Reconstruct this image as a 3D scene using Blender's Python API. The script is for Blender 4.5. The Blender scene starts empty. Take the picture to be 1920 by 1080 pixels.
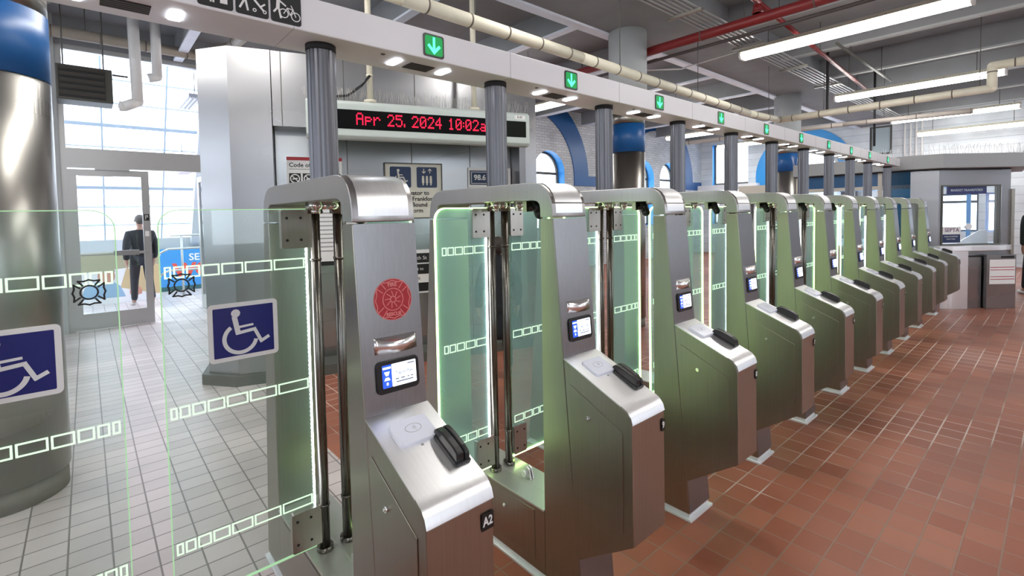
import bpy, bmesh, math, random
from mathutils import Vector, Matrix
from mathutils.geometry import tessellate_polygon
random.seed(7)
PI = math.pi
scene = bpy.context.scene
col = scene.collection

# ------------------------------------------------------------------ camera
YAW, PITCH, ROLL, F_PX, PX, PY, CAM_H = 0.7208, 0.0403, -0.0177, 911.23, 962.16, 438.29, 1.6
Fv = Vector((math.sin(YAW)*math.cos(PITCH), math.cos(YAW)*math.cos(PITCH), -math.sin(PITCH)))
Rv = Vector((math.cos(YAW), -math.sin(YAW), 0))
Uv = Rv.cross(Fv)
R2 = Rv*math.cos(ROLL)+Uv*math.sin(ROLL)
U2 = -Rv*math.sin(ROLL)+Uv*math.cos(ROLL)
cd = bpy.data.cameras.new('camera')
cd.sensor_width = 36.0
cd.sensor_fit = 'HORIZONTAL'
cd.lens = 36.0*F_PX/1920
cd.shift_x = (960-PX)/1920
cd.shift_y = (PY-540)/1920
cd.clip_start = 0.02
cam = bpy.data.objects.new('camera', cd)
col.objects.link(cam)
m = Matrix.Identity(4)
for i in range(3):
    m[i][0] = R2[i]; m[i][1] = U2[i]; m[i][2] = -Fv[i]
m[2][3] = CAM_H
cam.matrix_world = m
scene.camera = cam

# ------------------------------------------------------------------ world / exposure
w = bpy.data.worlds.new('overcast_sky'); scene.world = w
w.use_nodes = True
bgn = w.node_tree.nodes['Background']
bgn.inputs[0].default_value = (0.86, 0.93, 1.0, 1)
bgn.inputs[1].default_value = 3.0
scene.view_settings.view_transform = 'Standard'
scene.view_settings.look = 'None'
scene.view_settings.exposure = 0.75
scene.view_settings.gamma = 1.0
scene.view_settings.use_curve_mapping = False
scene.cycles.transparent_max_bounces = 32
LAMP_STRENGTH = 16.0
LED_STRENGTH = 5.0

# ------------------------------------------------------------------ materials
def nodes(name):
    mt = bpy.data.materials.new(name); mt.use_nodes = True
    nt = mt.node_tree
    return mt, nt, nt.nodes, nt.links, nt.nodes['Principled BSDF']
def P(name, c, rough=.5, metal=0., spec=.5, noise=0., nscale=8., bump=0., stretch=(1,1,1), rvar=0., coat=0.):
    mt, nt, N, L, b = nodes(name)
    b.inputs['Base Color'].default_value = (*c, 1)
    b.inputs['Roughness'].default_value = rough
    b.inputs['Metallic'].default_value = metal
    b.inputs['Specular IOR Level'].default_value = spec
    b.inputs['Coat Weight'].default_value = coat
    tc = N.new('ShaderNodeTexCoord'); mp = N.new('ShaderNodeMapping'); mp.inputs['Scale'].default_value = stretch
    L.new(tc.outputs['Object'], mp.inputs[0])
    nz = N.new('ShaderNodeTexNoise'); nz.inputs['Scale'].default_value = nscale; nz.inputs['Detail'].default_value = 4
    L.new(mp.outputs[0], nz.inputs['Vector'])
    mx = N.new('ShaderNodeMix'); mx.data_type = 'RGBA'
    k = max(noise, .02)
    mx.inputs['A'].default_value = (*[x*(1-k) for x in c], 1); mx.inputs['B'].default_value = (*[min(1, x*(1+k)) for x in c], 1)
    L.new(nz.outputs['Fac'], mx.inputs['Factor']); L.new(mx.outputs['Result'], b.inputs['Base Color'])
    if rvar:
        mr = N.new('ShaderNodeMapRange'); mr.inputs['To Min'].default_value = max(.03, rough-rvar); mr.inputs['To Max'].default_value = rough+rvar
        L.new(nz.outputs['Fac'], mr.inputs['Value']); L.new(mr.outputs[0], b.inputs['Roughness'])
    if bump:
        bp = N.new('ShaderNodeBump'); bp.inputs['Strength'].default_value = bump; bp.inputs['Distance'].default_value = .01
        L.new(nz.outputs['Fac'], bp.inputs['Height']); L.new(bp.outputs[0], b.inputs['Normal'])
    return mt
def E(name, c, s):
    mt, nt, N, L, b = nodes(name)
    b.inputs['Base Color'].default_value = (*[x*.5 for x in c], 1)
    b.inputs['Emission Color'].default_value = (*c, 1)
    b.inputs['Emission Strength'].default_value = s
    return mt
def GL(name, tint, milk=.0, milkcol=(.4, .8, .65), refl=1.0, ior=1.45):
    mt = bpy.data.materials.new(name); mt.use_nodes = True
    nt = mt.node_tree; N = nt.nodes; L = nt.links; N.clear()
    out = N.new('ShaderNodeOutputMaterial')
    tr = N.new('ShaderNodeBsdfTransparent'); tr.inputs[0].default_value = (*tint, 1)
    gl = N.new('ShaderNodeBsdfGlossy'); gl.inputs['Roughness'].default_value = .02
    fr = N.new('ShaderNodeFresnel')
    ge = N.new('ShaderNodeNewGeometry'); im = N.new('ShaderNodeMapRange'); im.inputs['To Min'].default_value = ior; im.inputs['To Max'].default_value = 1/ior
    L.new(ge.outputs['Backfacing'], im.inputs['Value']); L.new(im.outputs[0], fr.inputs[0])
    mul = N.new('ShaderNodeMath'); mul.operation = 'MULTIPLY'; mul.inputs[1].default_value = refl
    L.new(fr.outputs[0], mul.inputs[0])
    m1 = N.new('ShaderNodeMixShader'); L.new(mul.outputs[0], m1.inputs[0]); L.new(tr.outputs[0], m1.inputs[1]); L.new(gl.outputs[0], m1.inputs[2])
    last = m1
    if milk > 0:
        df = N.new('ShaderNodeBsdfDiffuse'); df.inputs[0].default_value = (*milkcol, 1)
        tl = N.new('ShaderNodeBsdfTranslucent'); tl.inputs[0].default_value = (*milkcol, 1)
        m2 = N.new('ShaderNodeMixShader'); m2.inputs[0].default_value = .5; L.new(df.outputs[0], m2.inputs[1]); L.new(tl.outputs[0], m2.inputs[2])
        m3 = N.new('ShaderNodeMixShader'); m3.inputs[0].default_value = milk; L.new(m1.outputs[0], m3.inputs[1]); L.new(m2.outputs[0], m3.inputs[2])
        last = m3
    L.new(last.outputs[0], out.inputs[0])
    return mt
def brushed(name, c, rough, noise=.12, stretch=(60, 60, 1.5), nscale=3., rvar=.08, metal=1.0, bump=.02):
    return P(name, c, rough, metal, noise=noise, nscale=nscale, stretch=stretch, rvar=rvar, bump=0.)
def bands(name, c, rough):
    # sheet steel with slight oil-canning
    mt, nt, N, L, b = nodes(name)
    b.inputs['Metallic'].default_value = 1
    tc = N.new('ShaderNodeTexCoord'); mp = N.new('ShaderNodeMapping'); mp.inputs['Scale'].default_value = (.5, .5, 2.2)
    L.new(tc.outputs['Object'], mp.inputs[0])
    nz = N.new('ShaderNodeTexNoise'); nz.inputs['Scale'].default_value = 1.3; nz.inputs['Detail'].default_value = 0.5; L.new(mp.outputs[0], nz.inputs[0])
    bp = N.new('ShaderNodeBump'); bp.inputs['Strength'].default_value = .3; bp.inputs['Distance'].default_value = .02; L.new(nz.outputs['Fac'], bp.inputs['Height']); L.new(bp.outputs[0], b.inputs['Normal'])
    mr = N.new('ShaderNodeMapRange'); mr.inputs['To Min'].default_value = rough-.08; mr.inputs['To Max'].default_value = rough+.1; L.new(nz.outputs['Fac'], mr.inputs[0]); L.new(mr.outputs[0], b.inputs['Roughness'])
    mx = N.new('ShaderNodeMix'); mx.data_type = 'RGBA'; mx.inputs['A'].default_value = (*[x*.8 for x in c], 1); mx.inputs['B'].default_value = (*c, 1)
    L.new(nz.outputs['Fac'], mx.inputs['Factor']); L.new(mx.outputs['Result'], b.inputs['Base Color'])
    return mt
def tile(name, cols, mortar, bw, bh, off=(0, 0), rough=.35, squash=1., patches=None, offset=0.0, msize=.006, rot=0.):
    mt, nt, N, L, b = nodes(name)
    tc = N.new('ShaderNodeTexCoord'); mp = N.new('ShaderNodeMapping')
    mp.inputs['Location'].default_value = (off[0], off[1], 0); mp.inputs['Rotation'].default_value = (rot, 0, 0)
    L.new(tc.outputs['Object'], mp.inputs[0])
    br = N.new('ShaderNodeTexBrick'); br.inputs['Scale'].default_value = 1.0
    br.offset = offset; br.squash = 1.0
    br.inputs['Brick Width'].default_value = bw; br.inputs['Row Height'].default_value = bh; br.inputs['Mortar Size'].default_value = msize
    br.inputs['Mortar Smooth'].default_value = .2; br.inputs['Bias'].default_value = 0
    br.inputs['Color1'].default_value = (*cols[0], 1); br.inputs['Color2'].default_value = (*cols[1], 1); br.inputs['Mortar'].default_value = (*mortar, 1)
    L.new(mp.outputs[0], br.inputs[0])
    nz = N.new('ShaderNodeTexNoise'); nz.inputs['Scale'].default_value = 1.1; nz.inputs['Detail'].default_value = 6; L.new(tc.outputs['Object'], nz.inputs[0])
    mr = N.new('ShaderNodeMapRange'); mr.inputs['From Min'].default_value = .35; mr.inputs['From Max'].default_value = .7; mr.inputs['To Min'].default_value = .82; mr.inputs['To Max'].default_value = 1.15
    L.new(nz.outputs['Fac'], mr.inputs[0])
    mx = N.new('ShaderNodeMix'); mx.data_type = 'RGBA'; mx.blend_type = 'MULTIPLY'; mx.inputs['Factor'].default_value = 1
    L.new(br.outputs['Color'], mx.inputs['A']); L.new(mr.outputs[0], mx.inputs['B'])
    res = mx.outputs['Result']
    if patches:
        # worn pale grout showing in places, darker repair tiles in others
        n2 = N.new('ShaderNodeTexNoise'); n2.inputs['Scale'].default_value = .75; n2.inputs['Detail'].default_value = 3; L.new(tc.outputs['Object'], n2.inputs[0])
        m2 = N.new('ShaderNodeMapRange'); m2.inputs['From Min'].default_value = .48; m2.inputs['From Max'].default_value = .58; L.new(n2.outputs['Fac'], m2.inputs[0])
        mm = N.new('ShaderNodeMath'); mm.operation = 'MULTIPLY'; L.new(br.outputs['Fac'], mm.inputs[0]); L.new(m2.outputs[0], mm.inputs[1])
        x2 = N.new('ShaderNodeMix'); x2.data_type = 'RGBA'; x2.inputs['B'].default_value = (.72, .60, .54, 1); L.new(mm.outputs[0], x2.inputs['Factor']); L.new(res, x2.inputs['A'])
        n3 = N.new('ShaderNodeTexNoise'); n3.inputs['Scale'].default_value = .5; n3.inputs['Detail'].default_value = 2; L.new(mp.outputs[0], n3.inputs[0])
        m3 = N.new('ShaderNodeMapRange'); m3.inputs['From Min'].default_value = .3; m3.inputs['From Max'].default_value = .5; m3.inputs['To Min'].default_value = .62; m3.inputs['To Max'].default_value = 1.0; L.new(n3.outputs['Fac'], m3.inputs[0])
        x3 = N.new('ShaderNodeMix'); x3.data_type = 'RGBA'; x3.blend_type = 'MULTIPLY'; x3.inputs['Factor'].default_value = 1; L.new(x2.outputs['Result'], x3.inputs['A']); L.new(m3.outputs[0], x3.inputs['B'])
        res = x3.outputs['Result']
    L.new(res, b.inputs['Base Color'])
    r2 = N.new('ShaderNodeMapRange'); r2.inputs['To Min'].default_value = rough-.1; r2.inputs['To Max'].default_value = rough+.2
    L.new(nz.outputs['Fac'], r2.inputs[0]); L.new(r2.outputs[0], b.inputs['Roughness'])
    bp = N.new('ShaderNodeBump'); bp.inputs['Strength'].default_value = .5; bp.inputs['Distance'].default_value = .004; bp.invert = True
    L.new(br.outputs['Fac'], bp.inputs['Height']); L.new(bp.outputs[0], b.inputs['Normal'])
    return mt

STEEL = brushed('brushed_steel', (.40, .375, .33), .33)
STEEL_DK = brushed('brushed_steel_front', (.315, .315, .325), .33)  # same gate steel; front and sides tinted apart for their reflections
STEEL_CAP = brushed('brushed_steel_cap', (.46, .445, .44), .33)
STEEL_BR = brushed('bright_steel', (.92, .92, .94), .36, stretch=(40, 3, 3), noise=.05)  # bright reflections on pod tops and curved cabinet put into this paler steel
CHROME = P('chrome', (.85, .85, .86), .12, 1.)
POLE = brushed('fluted_pole_steel', (.17, .17, .185), .36, stretch=(30, 30, .4), noise=.35)
SHEET = bands('sheet_steel', (.37, .37, .385), .3)
SHEET_DK = bands('column_sheet_steel', (.42, .405, .38), .3)
SHEET2 = bands('recess_sheet_steel', (.40, .41, .42), .26)
BEAMW = P('white_powder_coat', (.80, .80, .83), .35)
LEDBLACK = P('display_black', (.004, .004, .005), .7, spec=.1)
BLACK = P('black_plastic', (.012, .012, .013), .3)
BLACKM = P('black_matt', (.015, .015, .016), .7)
DKGREY = P('dark_grey_paint', (.10, .10, .09), .55)
CONC = P('painted_concrete', (.255, .265, .28), .8, noise=.18, nscale=2.5, bump=.1)
CONC_L = P('grey_painted_column', (.42, .44, .45), .7, noise=.08, nscale=3)
WHITEB = P('white_blue_flange_paint', (.78, .82, .92), .5, noise=.08)
FROST = P('frosted_pane', (.40, .50, .55), .3)
JG = P('joint_shadow_gap', (.35, .35, .37), .6)
HPS = brushed('hinge_plate_steel', (.50, .48, .44), .33)
WHITE = P('white_paint', (.82, .82, .82), .4)
CREAM = P('cream_pipe_wrap', (.72, .68, .56), .55, noise=.15, nscale=6)
BAND = P('dark_pipe_band', (.12, .10, .08), .5)
RED = P('red_pipe_paint', (.22, .018, .02), .4, noise=.15)
BLUE = P('royal_blue_enamel', (.008, .095, .31), .38, noise=.1)
BLUEB = P('bright_blue_trim', (.03, .30, .72), .4)
SIGNB = P('sign_navy', (.006, .012, .16), .4)
SIGNN = P('sign_dark_navy', (.01, .03, .10), .4)
CREAMS = P('sign_cream', (.72, .70, .62), .5)
PAPER = P('paper_white', (.84, .84, .84), .6)
INK = P('black_ink', (.01, .01, .01), .5)
REDINK = P('red_ink', (.42, .01, .02), .4)
GREYINK = P('grey_ink', (.35, .35, .36), .6)
SIGNHOUSE = P('pale_green_grey_enamel', (.56, .62, .60), .4)
GLASS = GL('gate_glass', (.88, .97, .96), milk=.24, milkcol=(.62, .98, .92), refl=1.0)
GLASSL = GL('wide_gate_glass', (.95, .985, .97), milk=.035, milkcol=(.45, .85, .70), refl=1.0)
GLASSW = GL('window_glass', (.97, .98, 1.0), refl=.6)
GLASSB = GL('booth_glass', (.93, .96, .98), milk=.03, milkcol=(.6, .7, .85), refl=1.0)
LED = E('led_white', (.9, .95, 1.0), LED_STRENGTH*1.1)
LEDG = E('edge_lit_green', (.66, 1.0, .36), LED_STRENGTH*.8)
LEDGL = E('edge_lit_faint_green', (.50, .85, .48), .35)
MARK = E('lit_etched_mark', (.70, 1.0, .70), .62)
TUBE = E('fluorescent_diffuser', (1.0, .97, .92), LAMP_STRENGTH)
SOFF = E('soffit_led', (.9, .94, 1.0), 10)
ARROWBG = E('green_display_glow', (.0, .34, .07), .45)
ARROW = E('green_arrow', (.08, 1.0, .50), 1.25)
SCRW = E('screen_white', (.80, .88, 1.0), 1.25)
SCRB = E('screen_blue', (.02, .09, .75), .8)
REDLED = E('red_led_dots', (1.0, .004, .05), .95)
BRICKW = tile('painted_brick', ((.55, .58, .62), (.66, .69, .73)), (.40, .43, .47), .22, .075, rot=PI/2, rough=.55, offset=.5, msize=.008)
BRICKX = tile('painted_brick_end', ((.60, .66, .72), (.72, .77, .82)), (.45, .50, .56), .22, .075, rough=.55, offset=.5, msize=.008)
# the end wall runs along Y: swap the mapping to (y, z)
nt = BRICKX.node_tree
mpn = [n for n in nt.nodes if n.type == 'MAPPING'][0]
mpn.inputs['Rotation'].default_value = (PI/2, 0, PI/2)
WALLP = P('pale_wall_paint', (.66, .68, .70), .6)
TILE_R = tile('quarry_tile_red', ((.30, .088, .048), (.40, .145, .085)), (.30, .17, .12), .163, .1355, off=(-.036, -.03), rough=.40, patches=True, msize=.0045)
TILE_DAYLIT = tile('quarry_tile_daylit', ((.52, .46, .455), (.62, .55, .545)), (.20, .17, .16), .163, .1355, off=(-.036, -.03), rough=.34, msize=.0042)  # daylight sheen on worn quarry tile put into the colour

# ------------------------------------------------------------------ mesh builder
class MB:
    def __init__(s): s.bm = bmesh.new(); s.mats = [0]; s.mi = 0
    def mat(s, i): s.mi = i; return s
    def _v(s, pts, T):
        return [s.bm.verts.new(T @ Vector(p) if T else Vector(p)) for p in pts]
    def _f(s, vs):
        try:
            f = s.bm.faces.new(vs); f.material_index = s.mi; return f
        except ValueError: return None
    def box(s, x0, x1, y0, y1, z0, z1, T=None):
        v = s._v([(x0,y0,z0),(x1,y0,z0),(x1,y1,z0),(x0,y1,z0),(x0,y0,z1),(x1,y0,z1),(x1,y1,z1),(x0,y1,z1)], T)
        for a in ((0,3,2,1),(4,5,6,7),(0,1,5,4),(1,2,6,5),(2,3,7,6),(3,0,4,7)): s._f([v[i] for i in a])
        return s
    def prism(s, poly, lo, hi, ax='X', T=None):
        mp = {'X': lambda a, b, t: (t, a, b), 'Y': lambda a, b, t: (a, t, b), 'Z': lambda a, b, t: (a, b, t)}[ax]
        A = s._v([mp(a, b, lo) for a, b in poly], T); B = s._v([mp(a, b, hi) for a, b in poly], T)
        n = len(poly)
        s._f(A[::-1]); s._f(B)
        for i in range(n): s._f([A[i], A[(i+1) % n], B[(i+1) % n], B[i]])
        return s
    def cyl(s, p0, p1, r, seg=16, r1=None, T=None, caps=True):
        p0 = Vector(p0); p1 = Vector(p1); d = (p1-p0).normalized()
        a = d.orthogonal().normalized(); b = d.cross(a)
        r1 = r if r1 is None else r1
        A = s._v([p0+a*r*math.cos(2*PI*i/seg)+b*r*math.sin(2*PI*i/seg) for i in range(seg)], T)
        B = s._v([p1+a*r1*math.cos(2*PI*i/seg)+b*r1*math.sin(2*PI*i/seg) for i in range(seg)], T)
        for i in range(seg):
            f = s._f([A[i], A[(i+1) % seg], B[(i+1) % seg], B[i]])
            if f: f.smooth = True
        if caps: s._f(A[::-1]); s._f(B)
        return s
    def tube(s, pts, r, seg=12, T=None):
        for a, b in zip(pts[:-1], pts[1:]): s.cyl(a, b, r, seg, T=T)
        for q in pts[1:-1]: s.sphere(q, r*1.0, T=T)
        return s
    def sphere(s, c, r, T=None, sc=(1, 1, 1), u=14, vv=8):
        c = Vector(c); rows = []
        for j in range(vv+1):
            th = PI*j/vv
            rows.append(s._v([(c.x+r*sc[0]*math.sin(th)*math.cos(2*PI*i/u), c.y+r*sc[1]*math.sin(th)*math.sin(2*PI*i/u), c.z+r*sc[2]*math.cos(th)) for i in range(u)], T))
        for j in range(vv):
            for i in range(u):
                f = s._f([rows[j][i], rows[j+1][i], rows[j+1][(i+1) % u], rows[j][(i+1) % u]])
                if f: f.smooth = True
        return s
    def lathe(s, prof, c=(0, 0), seg=40, T=None):
        rows = [s._v([(c[0]+r*math.cos(2*PI*i/seg), c[1]+r*math.sin(2*PI*i/seg), z) for i in range(seg)], T) for r, z in prof]
        for j in range(len(prof)-1):
            for i in range(seg):
                f = s._f([rows[j][i], rows[j][(i+1) % seg], rows[j+1][(i+1) % seg], rows[j+1][i]])
                if f: f.smooth = True
        s._f(rows[0][::-1]); s._f(rows[-1])
        return s
    def ring(s, c, ro, ri, h0, h1, a0=0, a1=2*PI, seg=32, T=None, sy=1.0):
        # annulus (sector) in the local XY plane, extruded along Z
        full = abs(a1-a0-2*PI) < 1e-6
        n = seg if full else seg+1
        P4 = []
        for (r, h) in ((ri, h0), (ro, h0), (ro, h1), (ri, h1)):
            P4.append(s._v([(c[0]+r*math.cos(a0+(a1-a0)*i/seg), c[1]+sy*r*math.sin(a0+(a1-a0)*i/seg), h) for i in range(n)], T))
        for i in range(seg):
            j = (i+1) % n
            for k in range(4): s._f([P4[k][i], P4[k][j], P4[(k+1) % 4][j], P4[(k+1) % 4][i]])
        if not full:
            s._f([P4[k][0] for k in range(4)]); s._f([P4[k][n-1] for k in range(4)][::-1])
        return s
    def stroke(s, pts, wd, h0, h1, T=None, closed=False):
        n = len(pts); s.kk = getattr(s, 'kk', 0)
        for i in range(n if closed else n-1):
            a = Vector(pts[i]).to_2d(); b = Vector(pts[(i+1) % n]).to_2d()
            d = b-a
            if d.length < 1e-7: continue
            d.normalize(); q = Vector((-d.y, d.x))*wd/2; e = d*wd*.42
            a2 = a-e; b2 = b+e; s.kk += 1
            s.prism([tuple(a2+q*-1), tuple(b2-q), tuple(b2+q), tuple(a2+q)], h0, h1+(s.kk % 40)*1.3e-5, 'Z', T)
        return s
    def mesh(s, name, mats):
        bmesh.ops.remove_doubles(s.bm, verts=s.bm.verts, dist=1e-6)
        bmesh.ops.recalc_face_normals(s.bm, faces=s.bm.faces)
        me = bpy.data.meshes.new(name); s.bm.to_mesh(me); s.bm.free()
        for mt in (mats if isinstance(mats, (list, tuple)) else [mats]): me.materials.append(mt)
        return me
    def build(s, name, mats, parent=None, bevel=0, loc=None, seg=2):
        return place(name, s.mesh(name, mats), parent, bevel, loc, seg)
def place(name, me, parent=None, bevel=0, loc=None, seg=2):
    o = bpy.data.objects.new(name, me); col.objects.link(o)
    if parent is not None: o.parent = parent
    if loc is not None: o.location = loc
    if bevel:
        b = o.modifiers.new('bevel', 'BEVEL'); b.width = bevel; b.segments = seg; b.limit_method = 'ANGLE'; b.angle_limit = math.radians(40); b.harden_normals = False
    return o
def tag(o, label=None, cat=None, group=None, kind=None):
    if label: o['label'] = label
    if cat: o['category'] = cat
    if group: o['group'] = group
    if kind: o['kind'] = kind
    return o
def thing(name, label, cat, loc=(0, 0, 0), group=None, rz=0):
    o = bpy.data.objects.new(name, None); col.objects.link(o); o.location = loc; o.rotation_euler = (0, 0, rz)
    o.empty_display_size = .1
    return tag(o, label, cat, group)
def struct(name, mb, mats, **k):
    return tag(mb.build(name, mats, **k), kind='structure')
def fr(o, ex, ey, ez):
    M = Matrix.Identity(4)
    for i in range(3): M[i][0] = ex[i]; M[i][1] = ey[i]; M[i][2] = ez[i]; M[i][3] = o[i]
    return M
def rrect(w, h, r, n=5, cx=0, cy=0, corners=(1, 1, 1, 1)):
    # corners: (bottom right, top right, top left, bottom left)
    out = []
    for k, (sx, sy, a) in enumerate(((1, -1, -PI/2), (1, 1, 0), (-1, 1, PI/2), (-1, -1, PI))):
        rr = r if corners[k] else 1e-4
        if rr < 1e-3: out.append((cx+sx*w/2, cy+sy*h/2)); continue
        for i in range(n+1):
            t = a+PI/2*i/n
            out.append((cx+sx*(w/2-rr)+rr*math.cos(t), cy+sy*(h/2-rr)+rr*math.sin(t)))
    return out
_txt = {}
def text_mesh(s, size, depth=.0006, align='CENTER', bold=.0):
    k = (s, size, align, bold)
    if k in _txt: return _txt[k]
    c = bpy.data.curves.new('lettering', 'FONT'); c.body = s; c.size = size; c.extrude = depth; c.align_x = align; c.align_y = 'CENTER'; c.offset = bold
    c.resolution_u = 3
    o = bpy.data.objects.new('lettering', c); col.objects.link(o)
    dg = bpy.context.evaluated_depsgraph_get()
    me = bpy.data.meshes.new_from_object(o.evaluated_get(dg))
    bpy.data.objects.remove(o)
    me.name = 'lettering'
    _txt[k] = me
    return me
def text(s, size, mt, T, parent, name='lettering', align='CENTER', bold=.0, sx=1.0):
    me = text_mesh(s, size, align=align, bold=bold).copy()
    me.transform(T @ Matrix.Scale(sx, 4, (1, 0, 0))); me.materials.clear(); me.materials.append(mt)
    return place(name, me, parent)

# ================================================================== STRUCTURE
YW, XE, CZ = 9.4, 18.05, 4.5
mb = MB(); mb.box(-6, XE+.2, -6, 1.95, -.1, 0); f1 = struct('floor', mb, TILE_R)
mb = MB(); mb.prism([(-6, 1.95), (1.2, 1.95), (1.2, 4.6), (1.5, 4.6), (1.5, YW+.1), (-6, YW+.1)], -.1, 0, 'Z'); struct('floor', mb, TILE_DAYLIT)
mb = MB(); mb.prism([(1.2, 1.95), (XE+.2, 1.95), (XE+.2, YW+.1), (1.5, YW+.1), (1.5, 4.6), (1.2, 4.6)], -.1, 0, 'Z'); struct('floor', mb, TILE_R)
mb = MB(); mb.box(-5, 9, YW+.1, 14.0, -.1, 0); struct('floor', mb, TILE_DAYLIT)
mb = MB(); mb.box(-6.2, XE+.2, -6.2, YW+.4, CZ, CZ+.15); struct('ceiling', mb, CONC)
mb = MB(); mb.box(-6.2, -.24, YW-.05, YW+.25, 0, CZ); struct('wall_north', mb, CONC_L)
mb = MB(); mb.box(-.24, 2.0, YW-.03, YW+.22, 4.12, CZ); struct('wall_north', mb, CONC)

def wall_with_holes(name, x0, x1, z0, z1, holes, T, mat, thick, revmat):
    outer = [(x0, z0), (x1, z0), (x1, z1), (x0, z1)]
    polys = [[Vector((a, b, 0)) for a, b in outer]] + [[Vector((a, b, 0)) for a, b in h] for h in holes]
    tris = tessellate_polygon(polys)
    flat = [v for p in polys for v in p]
    bm = bmesh.new()
    for dep in (0, thick):
        vs = [bm.verts.new(T @ Vector((v.x, v.y, -dep))) for v in flat]
        for t in tris:
            try: bm.faces.new([vs[i] for i in t])
            except ValueError: pass
    for h in holes:
        A = [bm.verts.new(T @ Vector((a, b, 0))) for a, b in h]; B = [bm.verts.new(T @ Vector((a, b, -thick))) for a, b in h]
        n = len(h)
        for i in range(n):
            f = bm.faces.new([A[i], A[(i+1) % n], B[(i+1) % n], B[i]]); f.material_index = 1
    bmesh.ops.recalc_face_normals(bm, faces=bm.faces)
    me = bpy.data.meshes.new(name); bm.to_mesh(me); bm.free()
    me.materials.append(mat); me.materials.append(revmat)
    return tag(place(name, me), kind='structure')
def arch_poly(cx, zb, zs, r, n=16):
    return [(cx-r, zb), (cx+r, zb)] + [(cx+r*math.cos(PI*i/n), zs+r*math.sin(PI*i/n)) for i in range(n+1)]
TN = fr((0, YW, 0), (1, 0, 0), (0, 0, 1), (0, -1, 0))       # north wall plane: local x=X, y=Z, z toward the room
TE = fr((XE, 0, 0), (0, -1, 0), (0, 0, 1), (-1, 0, 0))      # east wall plane: local x=-Y
arches = [8.85, 14.95]
holesN = []
for a in arches:
    for s in (-1, 1): holesN.append(arch_poly(a+s*.785, 1.15, 2.73, .60))
wall_with_holes('wall_north', 2.0, XE, 0, CZ, holesN, TN, BRICKW, .35, BLUEB)
# east wall holes (local x = -Y)
holesE = [[(-8.95, 1.1), (-8.42, 1.1), (-8.42, 4.08), (-8.95, 4.08)], [(-8.15, 1.1), (-7.62, 1.1), (-7.62, 4.08), (-8.15, 4.08)],
          arch_poly(-5.84, 1.1, 2.72, 1.02), [(-4.0, 3.2), (-3.45, 3.2), (-3.45, 4.05), (-4.0, 4.05)], [(-2.4, .9), (-1.56, .9), (-1.56, 1.95), (-2.4, 1.95)], [(-1.42, .9), (-1.04, .9), (-1.04, 1.95), (-1.42, 1.95)], [(-.6, .9), (.4, .9), (.4, 1.95), (-.6, 1.95)]]
wall_with_holes('wall_east', -YW, 6.2, 0, CZ, holesE, TE, BRICKX, .3, BLUEB)
# window frames and panes
def window(n, T, poly, bars, depth=.28, fw=.05):
    r = thing('window_%d' % n, None, None); r['kind'] = 'structure'
    mb = MB(); mb.prism(poly, -depth-.006, -depth, 'Z', T); o = o = mb.build('pane', FROST if n == 8 else GLASSW, r)
    mb = MB(); k = len(poly)
    mb.stroke(poly, fw*2, -depth-.03, -depth+.03, T, closed=True)
    for (a, b) in bars: mb.stroke([a, b], fw*1.4, -depth-.03, -depth+.03, T)
    mb.build('window_frame', DKGREY if n < 10 else WHITE, r)
TS = fr((0, -6, 0), (-1, 0, 0), (0, 0, 1), (0, 1, 0))       # south wall, local x = -X
fill_holesS = [[(-x_-1.9, 1.1), (-x_, 1.1), (-x_, 3.9), (-x_-1.9, 3.9)] for x_ in (-4.0, 1.6, 7.2, 12.8)]  # unseen south windows added so daylight brightens the steel facing them
wall_with_holes('wall_south', -XE-.2, 6.2, 0, CZ, fill_holesS, TS, WALLP, .2, WALLP)
TWs = fr((-6, 0, 0), (0, 1, 0), (0, 0, 1), (1, 0, 0))
fill_holesW = [[(y_, 1.1), (y_+1.9, 1.1), (y_+1.9, 3.9), (y_, 3.9)] for y_ in (-3.4, 2.2, 6.2)]  # unseen west windows added to brighten the enclosure's left pillar
wall_with_holes('wall_west', -6.2, YW, 0, CZ, fill_holesW, TWs, WALLP, .2, WALLP)
n = 30
def fill_window(T, h):
    global n
    window(n, T, h, [(((h[0][0]+h[1][0])/2, 1.1), ((h[0][0]+h[1][0])/2, 3.9)), ((h[0][0], 2.6), (h[1][0], 2.6))], .15); n += 1
for h in fill_holesS: fill_window(TS, h)
for h in fill_holesW: fill_window(TWs, h)
n = 1
for a in arches:
    for s in (-1, 1):
        c = a+s*.785
        window(n, TN, arch_poly(c, 1.15, 2.73, .60), [((c-.6, 2.73), (c+.6, 2.73))]); n += 1
window(n, TE, holesE[0], [((-8.95, 2.6), (-8.42, 2.6))], .2); n += 1
window(n, TE, holesE[1], [((-8.15, 2.6), (-7.62, 2.6))], .2); n += 1
window(n, TE, holesE[2], [((-6.86, 2.75), (-4.82, 2.75)), ((-5.84, 1.1), (-5.84, 3.7))], .2); n += 1
window(n, TE, holesE[3], [], .05); n += 1
for q_ in (4, 5, 6): window(n, TE, holesE[q_], [((holesE[q_][0][0], 1.72), (holesE[q_][1][0], 1.72))], .2); n += 1
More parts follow.
